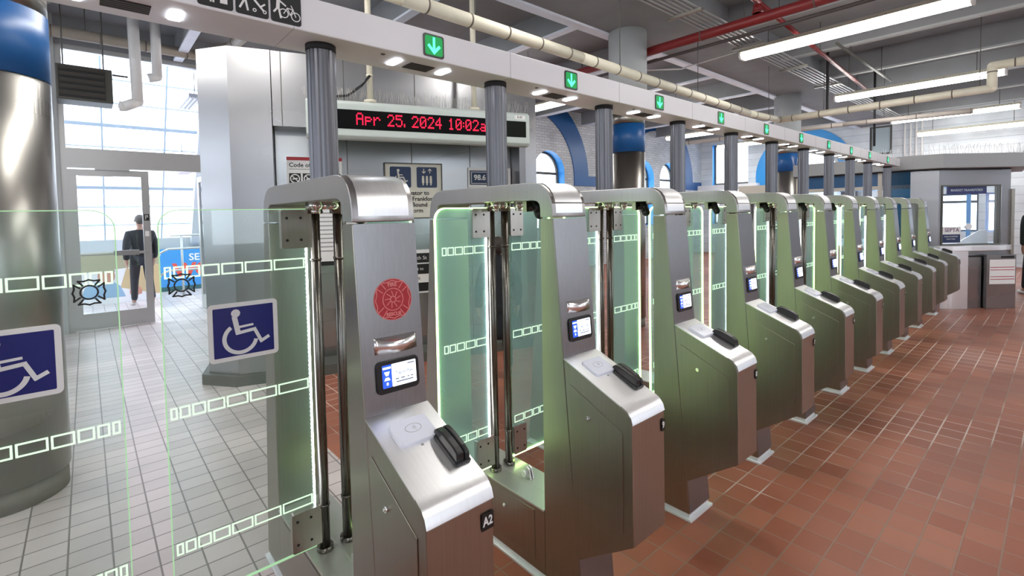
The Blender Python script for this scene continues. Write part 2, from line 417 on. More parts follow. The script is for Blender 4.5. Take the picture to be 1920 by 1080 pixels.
# blue arch bands on the walls
def arch_band(name, T, cx, zs, ro, ri, zb, bz, left, right, top):
    mb = MB(); N_ = 40
    def clip(p): return (p[0], min(p[1], top))
    for i in range(N_):
        a, b = PI*i/N_, PI*(i+1)/N_
        q = [(cx+ri*math.cos(a), zs+ri*math.sin(a)), (cx+ro*math.cos(a), zs+ro*math.sin(a)), (cx+ro*math.cos(b), zs+ro*math.sin(b)), (cx+ri*math.cos(b), zs+ri*math.sin(b))]
        if min(p[1] for p in q) >= top: continue
        q = [clip(p) for p in q]
        mb.prism(q, .0, .03, 'Z', T)
    for sx in (-1, 1):
        a, b = sorted((cx+sx*ri, cx+sx*ro)); mb.prism([(a, zb), (b, zb), (b, zs), (a, zs)], 0, .03, 'Z', T)
    if left: mb.prism([(cx-ro-left, zb), (cx-ro, zb), (cx-ro, bz), (cx-ro-left, bz)], 0, .03, 'Z', T)
    if right: mb.prism([(cx+ro, zb), (cx+ro+right, zb), (cx+ro+right, bz), (cx+ro, bz)], 0, .03, 'Z', T)
    return mb
n = 1
for a, rr in ((8.85, .62), (14.95, .65)):
    struct('trim_%d' % n, arch_band('', TN, a, 2.6, 2.40, 1.78, 2.39, 2.68, .62, rr, CZ-.005), BLUE); n += 1
struct('trim_%d' % n, arch_band('', TE, -5.84, 2.77, 1.50, 1.08, 2.0, 2.3, 0, 0, CZ-.005), BLUEB); n += 1
mb = MB(); mb.box(XE-.35, XE, 7.2, 9.4, 2.35, 2.55); struct('trim_%d' % n, mb, WHITE); n += 1

# girder, joists
mb = MB(); mb.box(-6, XE, 3.25, 4.22, 4.08, CZ); struct('ceiling_girder', mb, CONC)
mb = MB(); mb.box(-6, XE, 4.22, 4.36, 4.05, 4.09); mb.box(-6, XE, 4.28, 4.31, 4.09, CZ); struct('ceiling_girder', mb, WHITEB)
k = -3
x = 9.0-1.95*7
while x < XE-.2:
    mb = MB()
    mb.mat(0).box(x-.03, x+.03, 4.36, YW-.05, 4.14, CZ); mb.mat(1).box(x-.06, x+.06, 4.36, YW-.05, 4.11, 4.14)
    struct('ceiling_joist', mb, [CONC, WHITEB])
    mb = MB()
    mb.mat(0).box(x-.03, x+.03, -6, 3.25, 4.14, CZ); mb.mat(1).box(x-.05, x+.05, -6, 3.25, 4.11, 4.14)
    struct('ceiling_joist', mb, [CONC, CONC_L])
    x += 1.95

# columns
BASEC = P('base_tile_grey', (.20, .18, .16), .6)
def column(x, y, R0):
    t = thing('column', None, None, (x, y, 0)); t['kind'] = 'structure'
    MB().lathe([(R0-.012, 0), (R0-.012, .13)], seg=64).build('column_base', BASEC, t)
    MB().lathe([(R0, .13), (R0, 2.425)], seg=64).build('steel_cladding', SHEET_DK, t)
    MB().lathe([(R0+.002, 2.425), (R0+.002, 2.81)], seg=64).build('blue_band', BLUE, t)
    MB().lathe([(R0, 2.81), (R0, 2.96)], seg=64).build('steel_collar', SHEET_DK, t)
    MB().lathe([(R0+.035, 2.96), (R0+.035, 4.08)], seg=64).build('painted_drum', CONC_L, t)
for x, y, r_ in ((-.415, 4.07, .292), (5.75, 4.07, .225), (11.63, 4.07, .225)): column(x, y, r_)

# ================================================================== FARE GATES
GX = [.587+.8453*k for k in range(10)] + [.587+.8453*9+1.1372]
GAP_Y = 1.857
WD = .2075
# local frame of a gate: origin (left face X, centre line Y, floor)
def ly(y): return y-GAP_Y
CACHE = {}
def cached(key, fn):
    if key not in CACHE: CACHE[key] = fn()
    return CACHE[key]
def yz(pts): return [(ly(a), b) for a, b in pts]
NEAR = yz([(1.2525, .035), (1.458, .035), (1.458, 1.578), (1.3848, 1.578)])
FAR = [(-a, b) for a, b in NEAR][::-1]
def mk_leg(pts): return lambda: MB().prism(pts, 0, WD, 'X').mesh('upright', STEEL)
def mk_front():
    # brushed front skin of the near upright
    mb = MB(); o = Vector((0, ly(1.3848), 1.578)); d = Vector((0, 1.2525-1.3848, .035-1.578)).normalized(); nn = Vector((0, d.z, -d.y)); 
    if nn.y > 0: nn = -nn
    T = fr(o, (1, 0, 0), d, nn)
    mb.box(.002, WD-.002, .0, 1.54, .0, .0025, T)
    mb.box(.0, WD, .338, .3395, .0, .0034, T)
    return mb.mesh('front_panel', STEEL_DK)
def mk_cap():
    out = []
    # outer silhouette, near side lower edge up and over
    for a, b in ((1.3835, 1.584), (1.386, 1.620), (1.392, 1.652), (1.403, 1.680), (1.422, 1.703), (1.448, 1.720), (1.478, 1.729), (1.52, 1.733)): out.append((ly(a), b))
    out += [(-a, b) for a, b in out[::-1]]
    inn = []
    for a, b in ((1.458, 1.584), (1.458, 1.622), (1.464, 1.642), (1.478, 1.653), (1.50, 1.657)): inn.append((ly(a), b))
    inn += [(-a, b) for a, b in inn[::-1]]
    poly = out + inn[::-1]
    mb = MB()
    # built as quads between outer and inner rows so the concave profile stays clean
    no, ni = len(out), len(inn)
    import bisect
    def samp(c, n):
        L_ = [0]
        for p, q in zip(c[:-1], c[1:]): L_.append(L_[-1]+math.hypot(q[0]-p[0], q[1]-p[1]))
        r = []
        for i in range(n):
            t = L_[-1]*i/(n-1); j = min(max(bisect.bisect_right(L_, t)-1, 0), len(c)-2); u = (t-L_[j])/(L_[j+1]-L_[j])
            r.append((c[j][0]+(c[j+1][0]-c[j][0])*u, c[j][1]+(c[j+1][1]-c[j][1])*u))
        return r
    n_ = 64; O = samp(out, n_); I = samp(inn, n_)
    for xx in (0, WD):
        pass
    V = {}
    for nm, row in (('o', O), ('i', I)):
        for xx in (0, 1): V[nm, xx] = mb._v([(xx*WD, a, b) for a, b in row], None)
    for i in range(n_-1):
        for q in (('o', 0, 'o', 1), ('i', 0, 'i', 1), ('o', 0, 'i', 0), ('o', 1, 'i', 1)):
            a, b = V[q[0], q[1]], V[q[2], q[3]]
            f = mb._f([a[i], a[i+1], b[i+1], b[i]])
            if f and q[0] == q[2]: f.smooth = True
    for i in (0, n_-1): mb._f([V['o', 0][i], V['o', 1][i], V['i', 1][i], V['i', 0][i]])
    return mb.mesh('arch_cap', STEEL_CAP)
def mk_insert():
    # curved inset panel on the rounded shoulder of the cap
    mb = MB(); prof = [(1.3855, 1.602), (1.3862, 1.620), (1.3905, 1.652), (1.4015, 1.681), (1.4205, 1.705), (1.447, 1.7222), (1.478, 1.7312), (1.52, 1.7352)]
    lo = [(ly(a)-.0012, b) for a, b in prof]
    V0 = mb._v([(.02, a, b) for a, b in lo], None); V1 = mb._v([(WD-.02, a, b) for a, b in lo], None)
    for i in range(len(lo)-1):
        f = mb._f([V0[i], V0[i+1], V1[i+1], V1[i]]); f.smooth = True
    return mb.mesh('shoulder_insert', STEEL_BR)
def mk_shoulder_band():
    mb = MB(); prof = [(1.391, 1.641), (1.3955, 1.657), (1.402, 1.671)]
    V0 = mb._v([(.004, ly(a)-.004, b) for a, b in prof], None); V1 = mb._v([(WD-.004, ly(a)-.004, b) for a, b in prof], None)
    for i in range(2): mb._f([V0[i], V0[i+1], V1[i+1], V1[i]])
    return mb.mesh('shoulder_band', P('smoked_strip', (.16, .14, .13), .35, .6))
def mk_base(): 
    mb = MB(); mb.box(-.012, WD+.012, ly(1.238), -ly(1.238), 0, .014); mb.box(.004, WD-.004, ly(1.256), -ly(1.256), .014, .036); return mb.mesh('base_plate', [P('base_flange_white', (.78, .80, .82), .35, .2)])
def mk_lower(): return MB().box(.0, WD, ly(1.458), -ly(1.458), .036, .318).mesh('lower_cabinet', STEEL)
def mk_deck():
    mb = MB(); mb.box(-.004, WD+.004, ly(1.4585), -ly(1.4585), .318, .327)
    mb.box(.098, .103, ly(1.459), -ly(1.459), .3265, .3285)
    return mb.mesh('deck_plate', P('pale_deck_steel', (.66, .68, .64), .33, .7))
def mk_lpanel():
    mb = MB(); mb.box(-.0025, 0, ly(1.52), ly(2.19), .075, .300); return mb.mesh('access_panel', STEEL)
POD = yz([(1.3335, 1.010), (1.058, .894), (1.030, .880), (1.014, .860), (1.0065, .835), (1.0035, .392), (1.262, .208), (1.269, .2075)])
def mk_pod(): 
    return MB().prism(POD, .0005, WD-.0005, 'X').mesh('reader_pod', STEEL)
def mk_podtop():
    mb = MB(); T = PT
    mb.box(-.0005, WD+.0005, .0, .30, -.002, .0025, T)
    pr = yz([(1.0585, .8965), (1.030, .8825), (1.0125, .862), (1.005, .838)])
    V0 = mb._v([(-.0005, a-.0016, b+.0012) for a, b in pr], None); V1 = mb._v([(WD+.0005, a-.0016, b+.0012) for a, b in pr], None)
    for i in range(3):
        f = mb._f([V0[i], V0[i+1], V1[i+1], V1[i]]); f.smooth = True
    return mb.mesh('pod_top', STEEL_BR)
PO = Vector((0, ly(1.3335), 1.010)); PD = Vector((0, 1.058-1.3335, .894-1.010)).normalized(); PN = Vector((1, 0, 0)).cross(PD)
if PN.z < 0: PN = -PN
PT = fr(PO, (1, 0, 0), PD, PN)
def mk_podpanel():
    mb = MB(); q = yz([(1.300, .915), (1.048, .800), (1.048, .425), (1.285, .262)])
    mb.prism(q, -.0025, 0, 'X'); return mb.mesh('service_panel', STEEL)
def mk_lock(y, z): 
    def f():
        mb = MB(); mb.cyl((-.002, ly(y), z), (-.010, ly(y), z), .0085, 14); mb.cyl((-.010, ly(y), z), (-.014, ly(y), z), .004, 10); return mb.mesh('lock', CHROME)
    return f
def mk_tap():
    mb = MB()
    mb.mat(0).prism(rrect(.118, .092, .014, cx=.104, cy=.098), .0015, .013, 'Z', PT)
    return mb.mesh('tap_pad', [P('tap_pad_white', (.80, .82, .92), .25, coat=.4)])
def mk_tapmark():
    mb = MB(); T = PT
    mb.ring((.104, .094), .026, .0242, .013, .0134, T=T, sy=.62, seg=28)
    for r in (.006, .010, .014): mb.ring((.097, .094), r+.001, r, .013, .0134, -.7, .7, seg=8, T=T)
    mb.box(.1, .108, .150, .156, .0025, .0035, T)
    return mb.mesh('contactless_mark', GREYINK)
def mk_swipe():
    mb = MB(); T = PT @ Matrix.Translation((.150, .132, 0))
    def wall(x0, x1, hs):
        L_ = [0, .008, .030, .062, .095, .118, .126]; pr = [(0, 0)]+[(a, h) for a, h in zip(L_, hs)]+[(.126, 0)]
        A = mb._v([(x0, a, b) for a, b in pr], T); B = mb._v([(x1, a, b) for a, b in pr], T); nn = len(pr)
        mb._f(A[::-1]); mb._f(B)
        for i in range(nn): mb._f([A[i], A[(i+1) % nn], B[(i+1) % nn], B[i]])
    wall(0, .024, [.020, .030, .037, .040, .040, .036, .020])
    wall(.029, .045, [.022, .032, .036, .037, .036, .030, .018])
    mb.box(-.004, .048, -.004, .132, .002, .012, T)
    return mb.mesh('card_reader', BLACK)
# frame on the front face; local x = X, y = up the face, z = out
FO = Vector((0, ly(1.3848), 1.578)); FU = Vector((0, 1.3848-1.2525, 1.578-.035)).normalized(); FN = Vector((1, 0, 0)).cross(FU)
if FN.y > 0: FN = -FN
FTM = fr(FO, (1, 0, 0), FU, FN)
def fz(z): return (z-1.578)/FU.z
def mk_bezel():
    return MB().prism(rrect(.142, .098, .016, cx=.111, cy=fz(1.117)), .002, .010, 'Z', FTM).mesh('screen_bezel', BLACK)
def mk_screen(): return MB().prism(rrect(.082, .068, .003, cx=.130, cy=fz(1.119)), .0101, .0108, 'Z', FTM).mesh('display_screen', SCRW)
def mk_scrblue():
    mb = MB(); cy = fz(1.119)
    mb.mat(0).prism(rrect(.030, .068, .003, cx=.073, cy=cy), .0101, .0108, 'Z', FTM)
    mb.mat(1).box(.060, .086, cy+.022, cy+.028, .0108, .0112, FTM)
    mb.prism([(.064, cy+.014), (.082, cy+.014), (.077, cy+.002), (.069, cy+.002)], .0108, .0112, 'Z', FTM)
    mb.prism([(.063, cy-.012), (.083, cy-.012), (.078, cy-.003), (.068, cy-.003)], .0108, .0112, 'Z', FTM)
    mb.box(.070, .076, cy-.026, cy-.018, .0108, .0112, FTM)
    return mb.mesh('screen_icon_column', [SCRB, SCRW])
def mk_scrtext():
    mb = MB(); cy = fz(1.119)
    for yy, xs in ((.027, ((.142, .166),)), (-.013, ((.10, .112), (.118, .132), (.140, .146), (.152, .160))), (-.022, ((.102, .16),))):
        for a, b in xs: mb.box(a, b, cy+yy-.0018, cy+yy+.0018, .0108, .0111, FTM)
    return mb.mesh('screen_lines', P('screen_grey_text', (.25, .30, .42), .6))
def mk_hood():
    mb = MB(); zt, zb = fz(1.236), fz(1.188)
    n_ = 14; top = []; 
    ptsf = []
    for i in range(n_+1):
        t = -1+2*i/n_; x_ = .111+.071*t; d_ = .006+.020*(1-t*t)
        ptsf.append((x_, d_))
    A = mb._v([(x_, zt, .002+.0*d_) for x_, d_ in ptsf], FTM)
    B = mb._v([(x_, zt-.014*(1-((x_-.111)/.071)**2)-.001, d_) for x_, d_ in ptsf], FTM)
    C_ = mb._v([(x_, zb, d_) for x_, d_ in ptsf], FTM); D = mb._v([(x_, zb, .002) for x_, d_ in ptsf], FTM)
    for r0, r1 in ((A, B), (B, C_), (C_, D)):
        for i in range(n_):
            f = mb._f([r0[i], r0[i+1], r1[i+1], r1[i]]); 
            if f: f.smooth = (r0 is B)
    for i in (0, n_): mb._f([A[i], B[i], C_[i], D[i]])
    return mb.mesh('scanner_hood', P('polished_hood', (.92, .90, .90), .22, 1.))
# hinge posts, doors
PXL, PXR = .055, .145
def mk_post(x_):
    def f():
        mb = MB(); mb.cyl((x_, 0, .335), (x_, 0, 1.650), .0195, 20)
        mb.cyl((x_, 0, .328), (x_, 0, .345), .030, 20); mb.cyl((x_, 0, 1.615), (x_, 0, 1.657), .030, 20); mb.cyl((x_, 0, .50), (x_, 0, .508), .022, 20); mb.cyl((x_, 0, 1.440), (x_, 0, 1.449), .022, 20)
        return mb.mesh('door_post', brushed('post_steel', (.22, .21, .19), .28))
    return f
def mk_motor(): 
    mb = MB()
    for x_, y_ in ((.045, -.05), (.15, -.10)):
        mb.cyl((x_, y_, 1.63), (x_, y_, 1.657), .024, 20); mb.cyl((x_, y_, 1.615), (x_, y_, 1.63), .017, 16)
    mb.cyl((.10, .0, 1.63), (.10, 0, 1.657), .05, 20)
    mb.cyl((.055, 0, 1.622), (.10, .05, 1.622), .008, 8)
    return mb.mesh('door_drive', CHROME)
def mk_sensor():
    mb = MB(); mb.mat(0).cyl((.11, ly(1.60), 1.657), (.11, ly(1.575), 1.600), .022, 20); mb.sphere((.11, ly(1.573), 1.597), .0225)
    mb.mat(1).box(.07, .15, ly(1.64), ly(1.615), 1.61, 1.657); mb.mat(0).cyl((.085, ly(1.60), 1.628), (.07, ly(1.585), 1.622), .010, 12)
    return mb.mesh('overhead_sensor', [BLACK, STEEL])
def mk_catch():
    mb = MB(); y0 = ly(1.70)
    for dx in (0, .016): mb.prism([(y0-.03, .327), (y0+.03, .327), (y0+.018, .372), (y0+.0, .382), (y0-.018, .372)], .118+dx, .126+dx, 'X')
    mb.cyl((.100, y0, .352), (.145, y0, .352), .008, 12); mb.cyl((.098, y0, .352), (.108, y0, .352), .016, 14)
    return mb.mesh('floor_catch', STEEL_BR)
def door_len(kind): return .287 if kind == 'short' else .442
def door_T(side):
    # local door frame: x from hinge outward, y = up, z toward camera side
    x0 = .022 if side < 0 else .172
    return fr((x0, 0, 0), (side, 0, 0), (0, 0, 1), (0, -1, 0))
GZ0, GZ1, NX0, NX1 = .358, 1.632, .0, .125
def glass_outline(L_, r=.055, n_=6):
    pts = [(0, GZ0), (L_-r*.5, GZ0)]
    for i in range(n_+1): t = -PI/2+PI/2*i/n_; pts.append((L_-r*.5+r*.5*math.cos(t), GZ0+r*.5+r*.5*math.sin(t)))
    for i in range(n_+1): t = PI/2*i/n_; pts.append((L_-r+r*math.cos(t), GZ1-r+r*math.sin(t)))
    pts.append((0, GZ1))
    out = []
    for p in pts:
        if not out or math.hypot(p[0]-out[-1][0], p[1]-out[-1][1]) > 1e-5: out.append(p)
    return out
def add_door(g, kind, side, sign=False, emblem=False):
    L_ = door_len(kind); T = door_T(side)
    d = place('glass_door', cached(('glass', kind, side), lambda: MB().prism(glass_outline(L_), -.005, .005, 'Z', T).mesh('glass_door', GLASS if kind == 'short' else GLASSL)), g)
    def edge():
        mb = MB(); o = glass_outline(L_)
        for a, b in zip(o[:-1], o[1:]):
            if abs(a[1]-b[1]) < 1e-6 and abs(a[1]-GZ0) < 1e-6 and False: continue
            mb.stroke([a, b], .0045 if kind == 'short' else .003, -.0056, .0056, T)
        return mb.mesh('lit_edge', LEDG if kind == 'short' else LEDGL)
    place('lit_edge', cached(('edge', kind, side), edge), d)
    def strip():
        mb = MB(); mb.box(-.002, .001, .512, 1.49, -.0055, .0055, T)
        z_ = .518
        while z_ < 1.485: mb.box(.001, .0035, z_, z_+.008, -.004, .004, T); z_ += .016
        return mb.mesh('led_strip', LED)
    if side < 0 or kind == 'long': place('led_strip', cached(('strip', side), strip), d)
    def marks(zc):
        mb = MB()
        ws = [.060, .052, .040, .030, .020] if kind == 'short' else [.100, .082, .060, .045, .033, .024, .014]
        x_ = .012
        for w_ in ws:
            if x_+w_ > L_-.010: break
            mb.stroke([(x_, zc-.0165), (x_+w_, zc-.0165), (x_+w_, zc+.0165), (x_, zc+.0165)], .0052, .0052, .0058, T, closed=True)
            x_ += w_+.010
        return mb.mesh('etched_dashes', MARK)
    for zc in (1.435, .987, .547):
        place('etched_dashes', cached(('marks', kind, side, zc), lambda: marks(zc)), d)
    def hp(z0, z1):
        mb = MB()
        mb.mat(0).prism(rrect(.12 if side < 0 else .085, z1-z0, .008, cx=.027 if side < 0 else .0425, cy=(z0+z1)/2), -.013, .013, 'Z', T)
        mb.mat(1)
        for xx in (.020, .068):
            for zz in (z0+.03, z1-.03): mb.cyl(T @ Vector((xx, zz, .012)), T @ Vector((xx, zz, .0148)), .005, 10)
        return mb.mesh('hinge_plate', [HPS, BLACKM])
    for z0, z1 in ((1.490, 1.630), (.366, .512)):
        place('hinge_plate', cached(('hp', side, z0), lambda: hp(z0, z1)), d)
    if sign:
        cz = 1.220
        cx = sign
        s_ = place('accessibility_sign', MB().prism(rrect(.213, .195, .014, cx=cx, cy=cz), .006, .0085, 'Z', T).mesh('accessibility_sign', PAPER), d)
        s_['label'] = 'white rounded sign with a blue field and wheelchair symbol'
        mb = MB(); mb.mat(0).prism(rrect(.184, .166, .003, cx=cx, cy=cz), .0085, .0092, 'Z', T)
        # wheelchair symbol (drawn with x to the right as seen from the camera)
        mb.mat(1); q = side
        K = .83
        def S(pts): return [(cx+q*a*K, cz+b*K) for a, b in pts]
        mb.ring((cx-q*.030*K, cz+.074*K), .0165*K, 0.0001, .0092, .0098, T=T, seg=20)
        mb.stroke(S([(-.034, .054), (-.024, -.004)]), .019*K, .0092, .0098, T)
        mb.stroke(S([(-.022, .016), (.030, .020)]), .009*K, .0092, .0098, T)
        mb.stroke(S([(-.026, -.008), (.038, .000), (.062, -.054), (.088, -.040)]), .013*K, .0092, .0098, T)
        mb.kk = 0
        a0, a1 = (math.radians(125), math.radians(348)) if q > 0 else (math.radians(192), math.radians(415))
        mb.ring((cx+q*(-.015)*K, cz-.030*K), .066*K, .051*K, .0092, .01035, a0, a1, 28, T)
        mb.build('wheelchair_symbol', [SIGNB, P('symbol_white', (.80, .80, .82), .5)], d)
    if emblem:
        mb = MB(); cx, cz = emblem
        T2 = T @ Matrix.Translation((cx, cz, 0))
        maltese_outline(mb, T2, .036, .0058, .0066, .0045)
        mb.build('maltese_cross_decal', INK, d)
    return d
def maltese_outline(mb, T, r, h0, h1, wd, inner=True):
    if inner: mb.ring((0, 0), r*.60, r*.60-wd, h0, h1, T=T, seg=28)
    for k in range(4):
        a = k*PI/2
        def rp(x_, y_): return (x_*math.cos(a)-y_*math.sin(a), x_*math.sin(a)+y_*math.cos(a))
        pts = [(-.38*r, .56*r), (-.66*r, .92*r), (-.30*r, .90*r), (0, 1.0*r), (.30*r, .90*r), (.66*r, .92*r), (.38*r, .56*r)]
        mb.stroke([rp(*p) for p in pts], wd, h0, h1, T)

NUMS = ['A2', '9', '8', '7', '6', '5', '4', '3', '2', '1', 'A1']
ORD = ['nearest', 'second', 'third', 'fourth', 'fifth', 'sixth', 'seventh', 'eighth', 'ninth', 'tenth']
def gate(x, label, num, left, right, first=False, group='fare gates in one row', sgn=None):
    g = thing('fare_gate', label, 'fare gate', (x, GAP_Y, 0), group)
    place('upright', cached('near', mk_leg(NEAR)), g, .003); place('upright', cached('far', mk_leg(FAR)), g, .003)
    place('front_panel', cached('front', mk_front), g)
    place('arch_cap', cached('cap', mk_cap), g, .003)
    if first: place('shoulder_insert', cached('ins', mk_insert), g)
    else: place('shoulder_insert', cached('ins', mk_insert), g); place('shoulder_band', cached('sband', mk_shoulder_band), g)
    place('base_plate', cached('base', mk_base), g, .003)
    lc = place('lower_cabinet', cached('lower', mk_lower), g)
    place('access_panel', cached('lp', mk_lpanel), lc, .001); place('lock', cached('lk1', mk_lock(1.72, .235)), lc)
    place('deck_plate', cached('deck', mk_deck), g, .002)
    pod = place('reader_pod', cached('pod', mk_pod), g, .003)
    place('pod_top', cached('podtop', mk_podtop), pod)
    place('service_panel', cached('pp', mk_podpanel), pod, .001); place('lock', cached('lk2', mk_lock(1.205, .805)), pod)
    place('tap_pad', cached('tap', mk_tap), pod, .002); place('contactless_mark', cached('tapm', mk_tapmark), pod)
    o = place('card_reader', cached('swipe', mk_swipe), pod, .004, seg=3); o['label'] = 'black card swipe reader with a slot'
    if num:
        wn = .040 if len(num) > 1 else .022
        TN_ = fr((WD-.002-wn/2-.0, ly(1.0035)-.0005, .785), (1, 0, 0), (0, 0, 1), (0, -1, 0))
        nl = MB().prism(rrect(wn, .046, .002), 0, .0012, 'Z', TN_).build('number_label', INK, pod)
        text(num, .034, PAPER, TN_ @ Matrix.Translation((0, 0, .0016)), pod, 'number', bold=.0008, sx=.8 if len(num) > 1 else .9)
    sc = place('screen_bezel', cached('bez', mk_bezel), g, .002)
    place('display_screen', cached('scr', mk_screen), sc); place('screen_icon_column', cached('scb', mk_scrblue), sc); place('screen_lines', cached('sct', mk_scrtext), sc)
    if x < 4:
        text('Tap to Pay', .0135, P('screen_text_blue', (.05, .10, .35), .6), FTM @ Matrix.Translation((.130, fz(1.1235), .0110)), sc, 'screen_text')
    place('scanner_hood', cached('hood', mk_hood), g)
    place('door_post', cached('pl', mk_post(PXL)), g)
    if right: place('door_post', cached('pr', mk_post(PXR)), g)
    place('door_drive', cached('motor', mk_motor), g); place('overhead_sensor', cached('sens', mk_sensor), g); place('floor_catch', cached('catch', mk_catch), g)
    if left: add_door(g, left, -1, sign=sgn if left == 'long' and sgn else False, emblem=(.388, 1.393) if left == 'long' and sgn else False)
    if right: add_door(g, right, 1, sign=sgn if right == 'long' and sgn else False, emblem=(.378, 1.397) if right == 'long' and sgn else False)
    return g
gate(GX[0]-1.1372, 'fare gate left of the wheelchair lane whose glass door shows a half-cut blue wheelchair sign', None, None, 'long', sgn=.208)
labs = ['nearest steel fare gate, marked A2, with a red round fire rescue sticker', 'steel fare gate marked 9, directly right of the one with the red sticker',
        'steel fare gate marked 8, third cabinet from the red-stickered one counting it', 'steel fare gate marked 7, fourth cabinet along the row from the camera',
        'fifth steel fare gate along the row from the camera', 'sixth steel fare gate along the row from the camera', 'seventh steel fare gate along the row from the camera',
        'eighth steel fare gate along the row from the camera', 'steel fare gate two before the wide lane at the far end', 'steel fare gate on the near side of the far wide lane', 'last steel fare gate, standing beside the attendant booth']
for k, x in enumerate(GX):
    g = gate(x, labs[k], NUMS[k], 'long' if k in (0, 10) else 'short', None if k == 10 else ('long' if k == 9 else 'short'), first=(k == 0), sgn=.216 if k == 0 else None)
    if k == 0:
        # red fire rescue sticker
        T = FTM @ Matrix.Translation((.113, fz(1.345), .0026))
        st = MB().ring((0, 0), .0640, .00005, 0, .0008, T=T, seg=48).build('fire_rescue_sticker', REDINK, g); st['label'] = 'red round sticker with a pale maltese cross'
        mb = MB(); PK = P('sticker_pink', (.75, .25, .24), .5)
        maltese_outline(mb, T, .058, .0008, .0013, .0022)
        mb.ring((0, 0), .0635, .0620, .0008, .0012, T=T, seg=48)
        for k2 in range(9): 
            a = k2*2*PI/9; mb.stroke([(.008*math.cos(a), .008*math.sin(a)), (.026*math.cos(a+.3), .026*math.sin(a+.3))], .002, .0008, .0012, T)
        mb.ring((0, 0), .010, .008, .0008, .0012, T=T, seg=16)
        mb.build('maltese_cross', PK, g)
        text('FIRE', .017, PK, T @ Matrix.Translation((0, .045, .001)), g, 'sticker_text', bold=.0004); text('RESCUE', .0145, PK, T @ Matrix.Translation((0, -.045, .001)), g, 'sticker_text', bold=.0004)

# ================================================================== OVERHEAD GANTRY
BX0, BX1, BY0, BY1, BZ0, BZ1 = -1.2, 9.66, 1.742, 1.972, 2.242, 2.362
gt = thing('overhead_gantry', 'long white beam on dark round poles running above the whole fare gate row', 'overhead beam', (BX0, GAP_Y, 0))
def gl(x): return x-BX0
mb = MB(); mb.box(0, BX1-BX0, ly(BY0), ly(BY1), BZ0, BZ1); mb.build('beam', BEAMW, gt, .004)
for k in range(0, 11):
    xs = gl(GX[k]+.1+(.0 if k else -.13))
    mb = MB(); mb.box(xs-.0008, xs+.0008, ly(BY0)-.0006, ly(BY1)+.0006, BZ0-.0006, BZ1+.0006)
    mb.build('beam_joint', JG, gt)
pm = None
for k, x in enumerate(GX):
    def mkp():
        mb = MB(); n_ = 40; r0 = .050
        rows = []
        for z_ in (1.7345, 2.225):
            rows.append(mb._v([((r0+(.0022 if i % 2 else -.0005))*math.cos(2*PI*i/n_), (r0+(.0022 if i % 2 else -.0005))*math.sin(2*PI*i/n_), z_) for i in range(n_)], None))
        for i in range(n_): mb._f([rows[0][i], rows[0][(i+1) % n_], rows[1][(i+1) % n_], rows[1][i]])
        mb._f(rows[1])
        return mb.mesh('pole', POLE)
    p_ = place('pole', cached('pole', mkp), gt, loc=(gl(x+.1), 0, 0))
    place('pole_collar', cached('collar', lambda: MB().cyl((0, 0, 2.218), (0, 0, 2.243), .054, 32).mesh('pole_collar', BLACKM)), p_)
lanes = [(GX[0]+.1-1.1372/2)] + [(GX[k]+GX[k+1])/2+.1 for k in range(10)]
for k, x in enumerate(lanes):
    T = fr((gl(x), ly(BY0), 2.300), (1, 0, 0), (0, 0, 1), (0, -1, 0))
    if k > 0:
        a = MB().prism(rrect(.098, .092, .010), 0, .004, 'Z', T).build('arrow_display', BLACK, gt)
        a['label'] = 'lit green downward arrow in a black frame'
        mb = MB(); mb.mat(0).prism(rrect(.084, .078, .010), .004, .0045, 'Z', T)
        mb.mat(1); mb.stroke([(0, .030), (0, -.012)], .011, .0045, .0052, T); mb.stroke([(-.024, -.002), (0, -.027), (.024, -.002)], .012, .0045, .0052, T)
        mb.build('green_arrow', [ARROWBG, ARROW], a)
    for s in (-1, 1): MB().prism(rrect(.034, .085, .008, cx=gl(x)+s*.119, cy=0.0), BZ0-.004, BZ0, 'Z').build('soffit_light', SOFF, gt)
    mb = MB(); mb.mat(0).box(gl(x)-.062, gl(x)+.055, -.035, .040, BZ0-.003, BZ0+.001)
    mb.mat(1)
    for i in range(5): mb.box(gl(x)-.062, gl(x)+.055, -.03+i*.016, -.024+i*.016, BZ0-.004, BZ0-.0025)
    mb.build('soffit_vent', [BLACKM, DKGREY], gt)
    mb = MB(); mb.cyl((gl(x)-.2, -.06, BZ0-.002), (gl(x)-.2, -.06, BZ0), .009, 14); mb.build('soffit_sensor', DKGREY, gt)
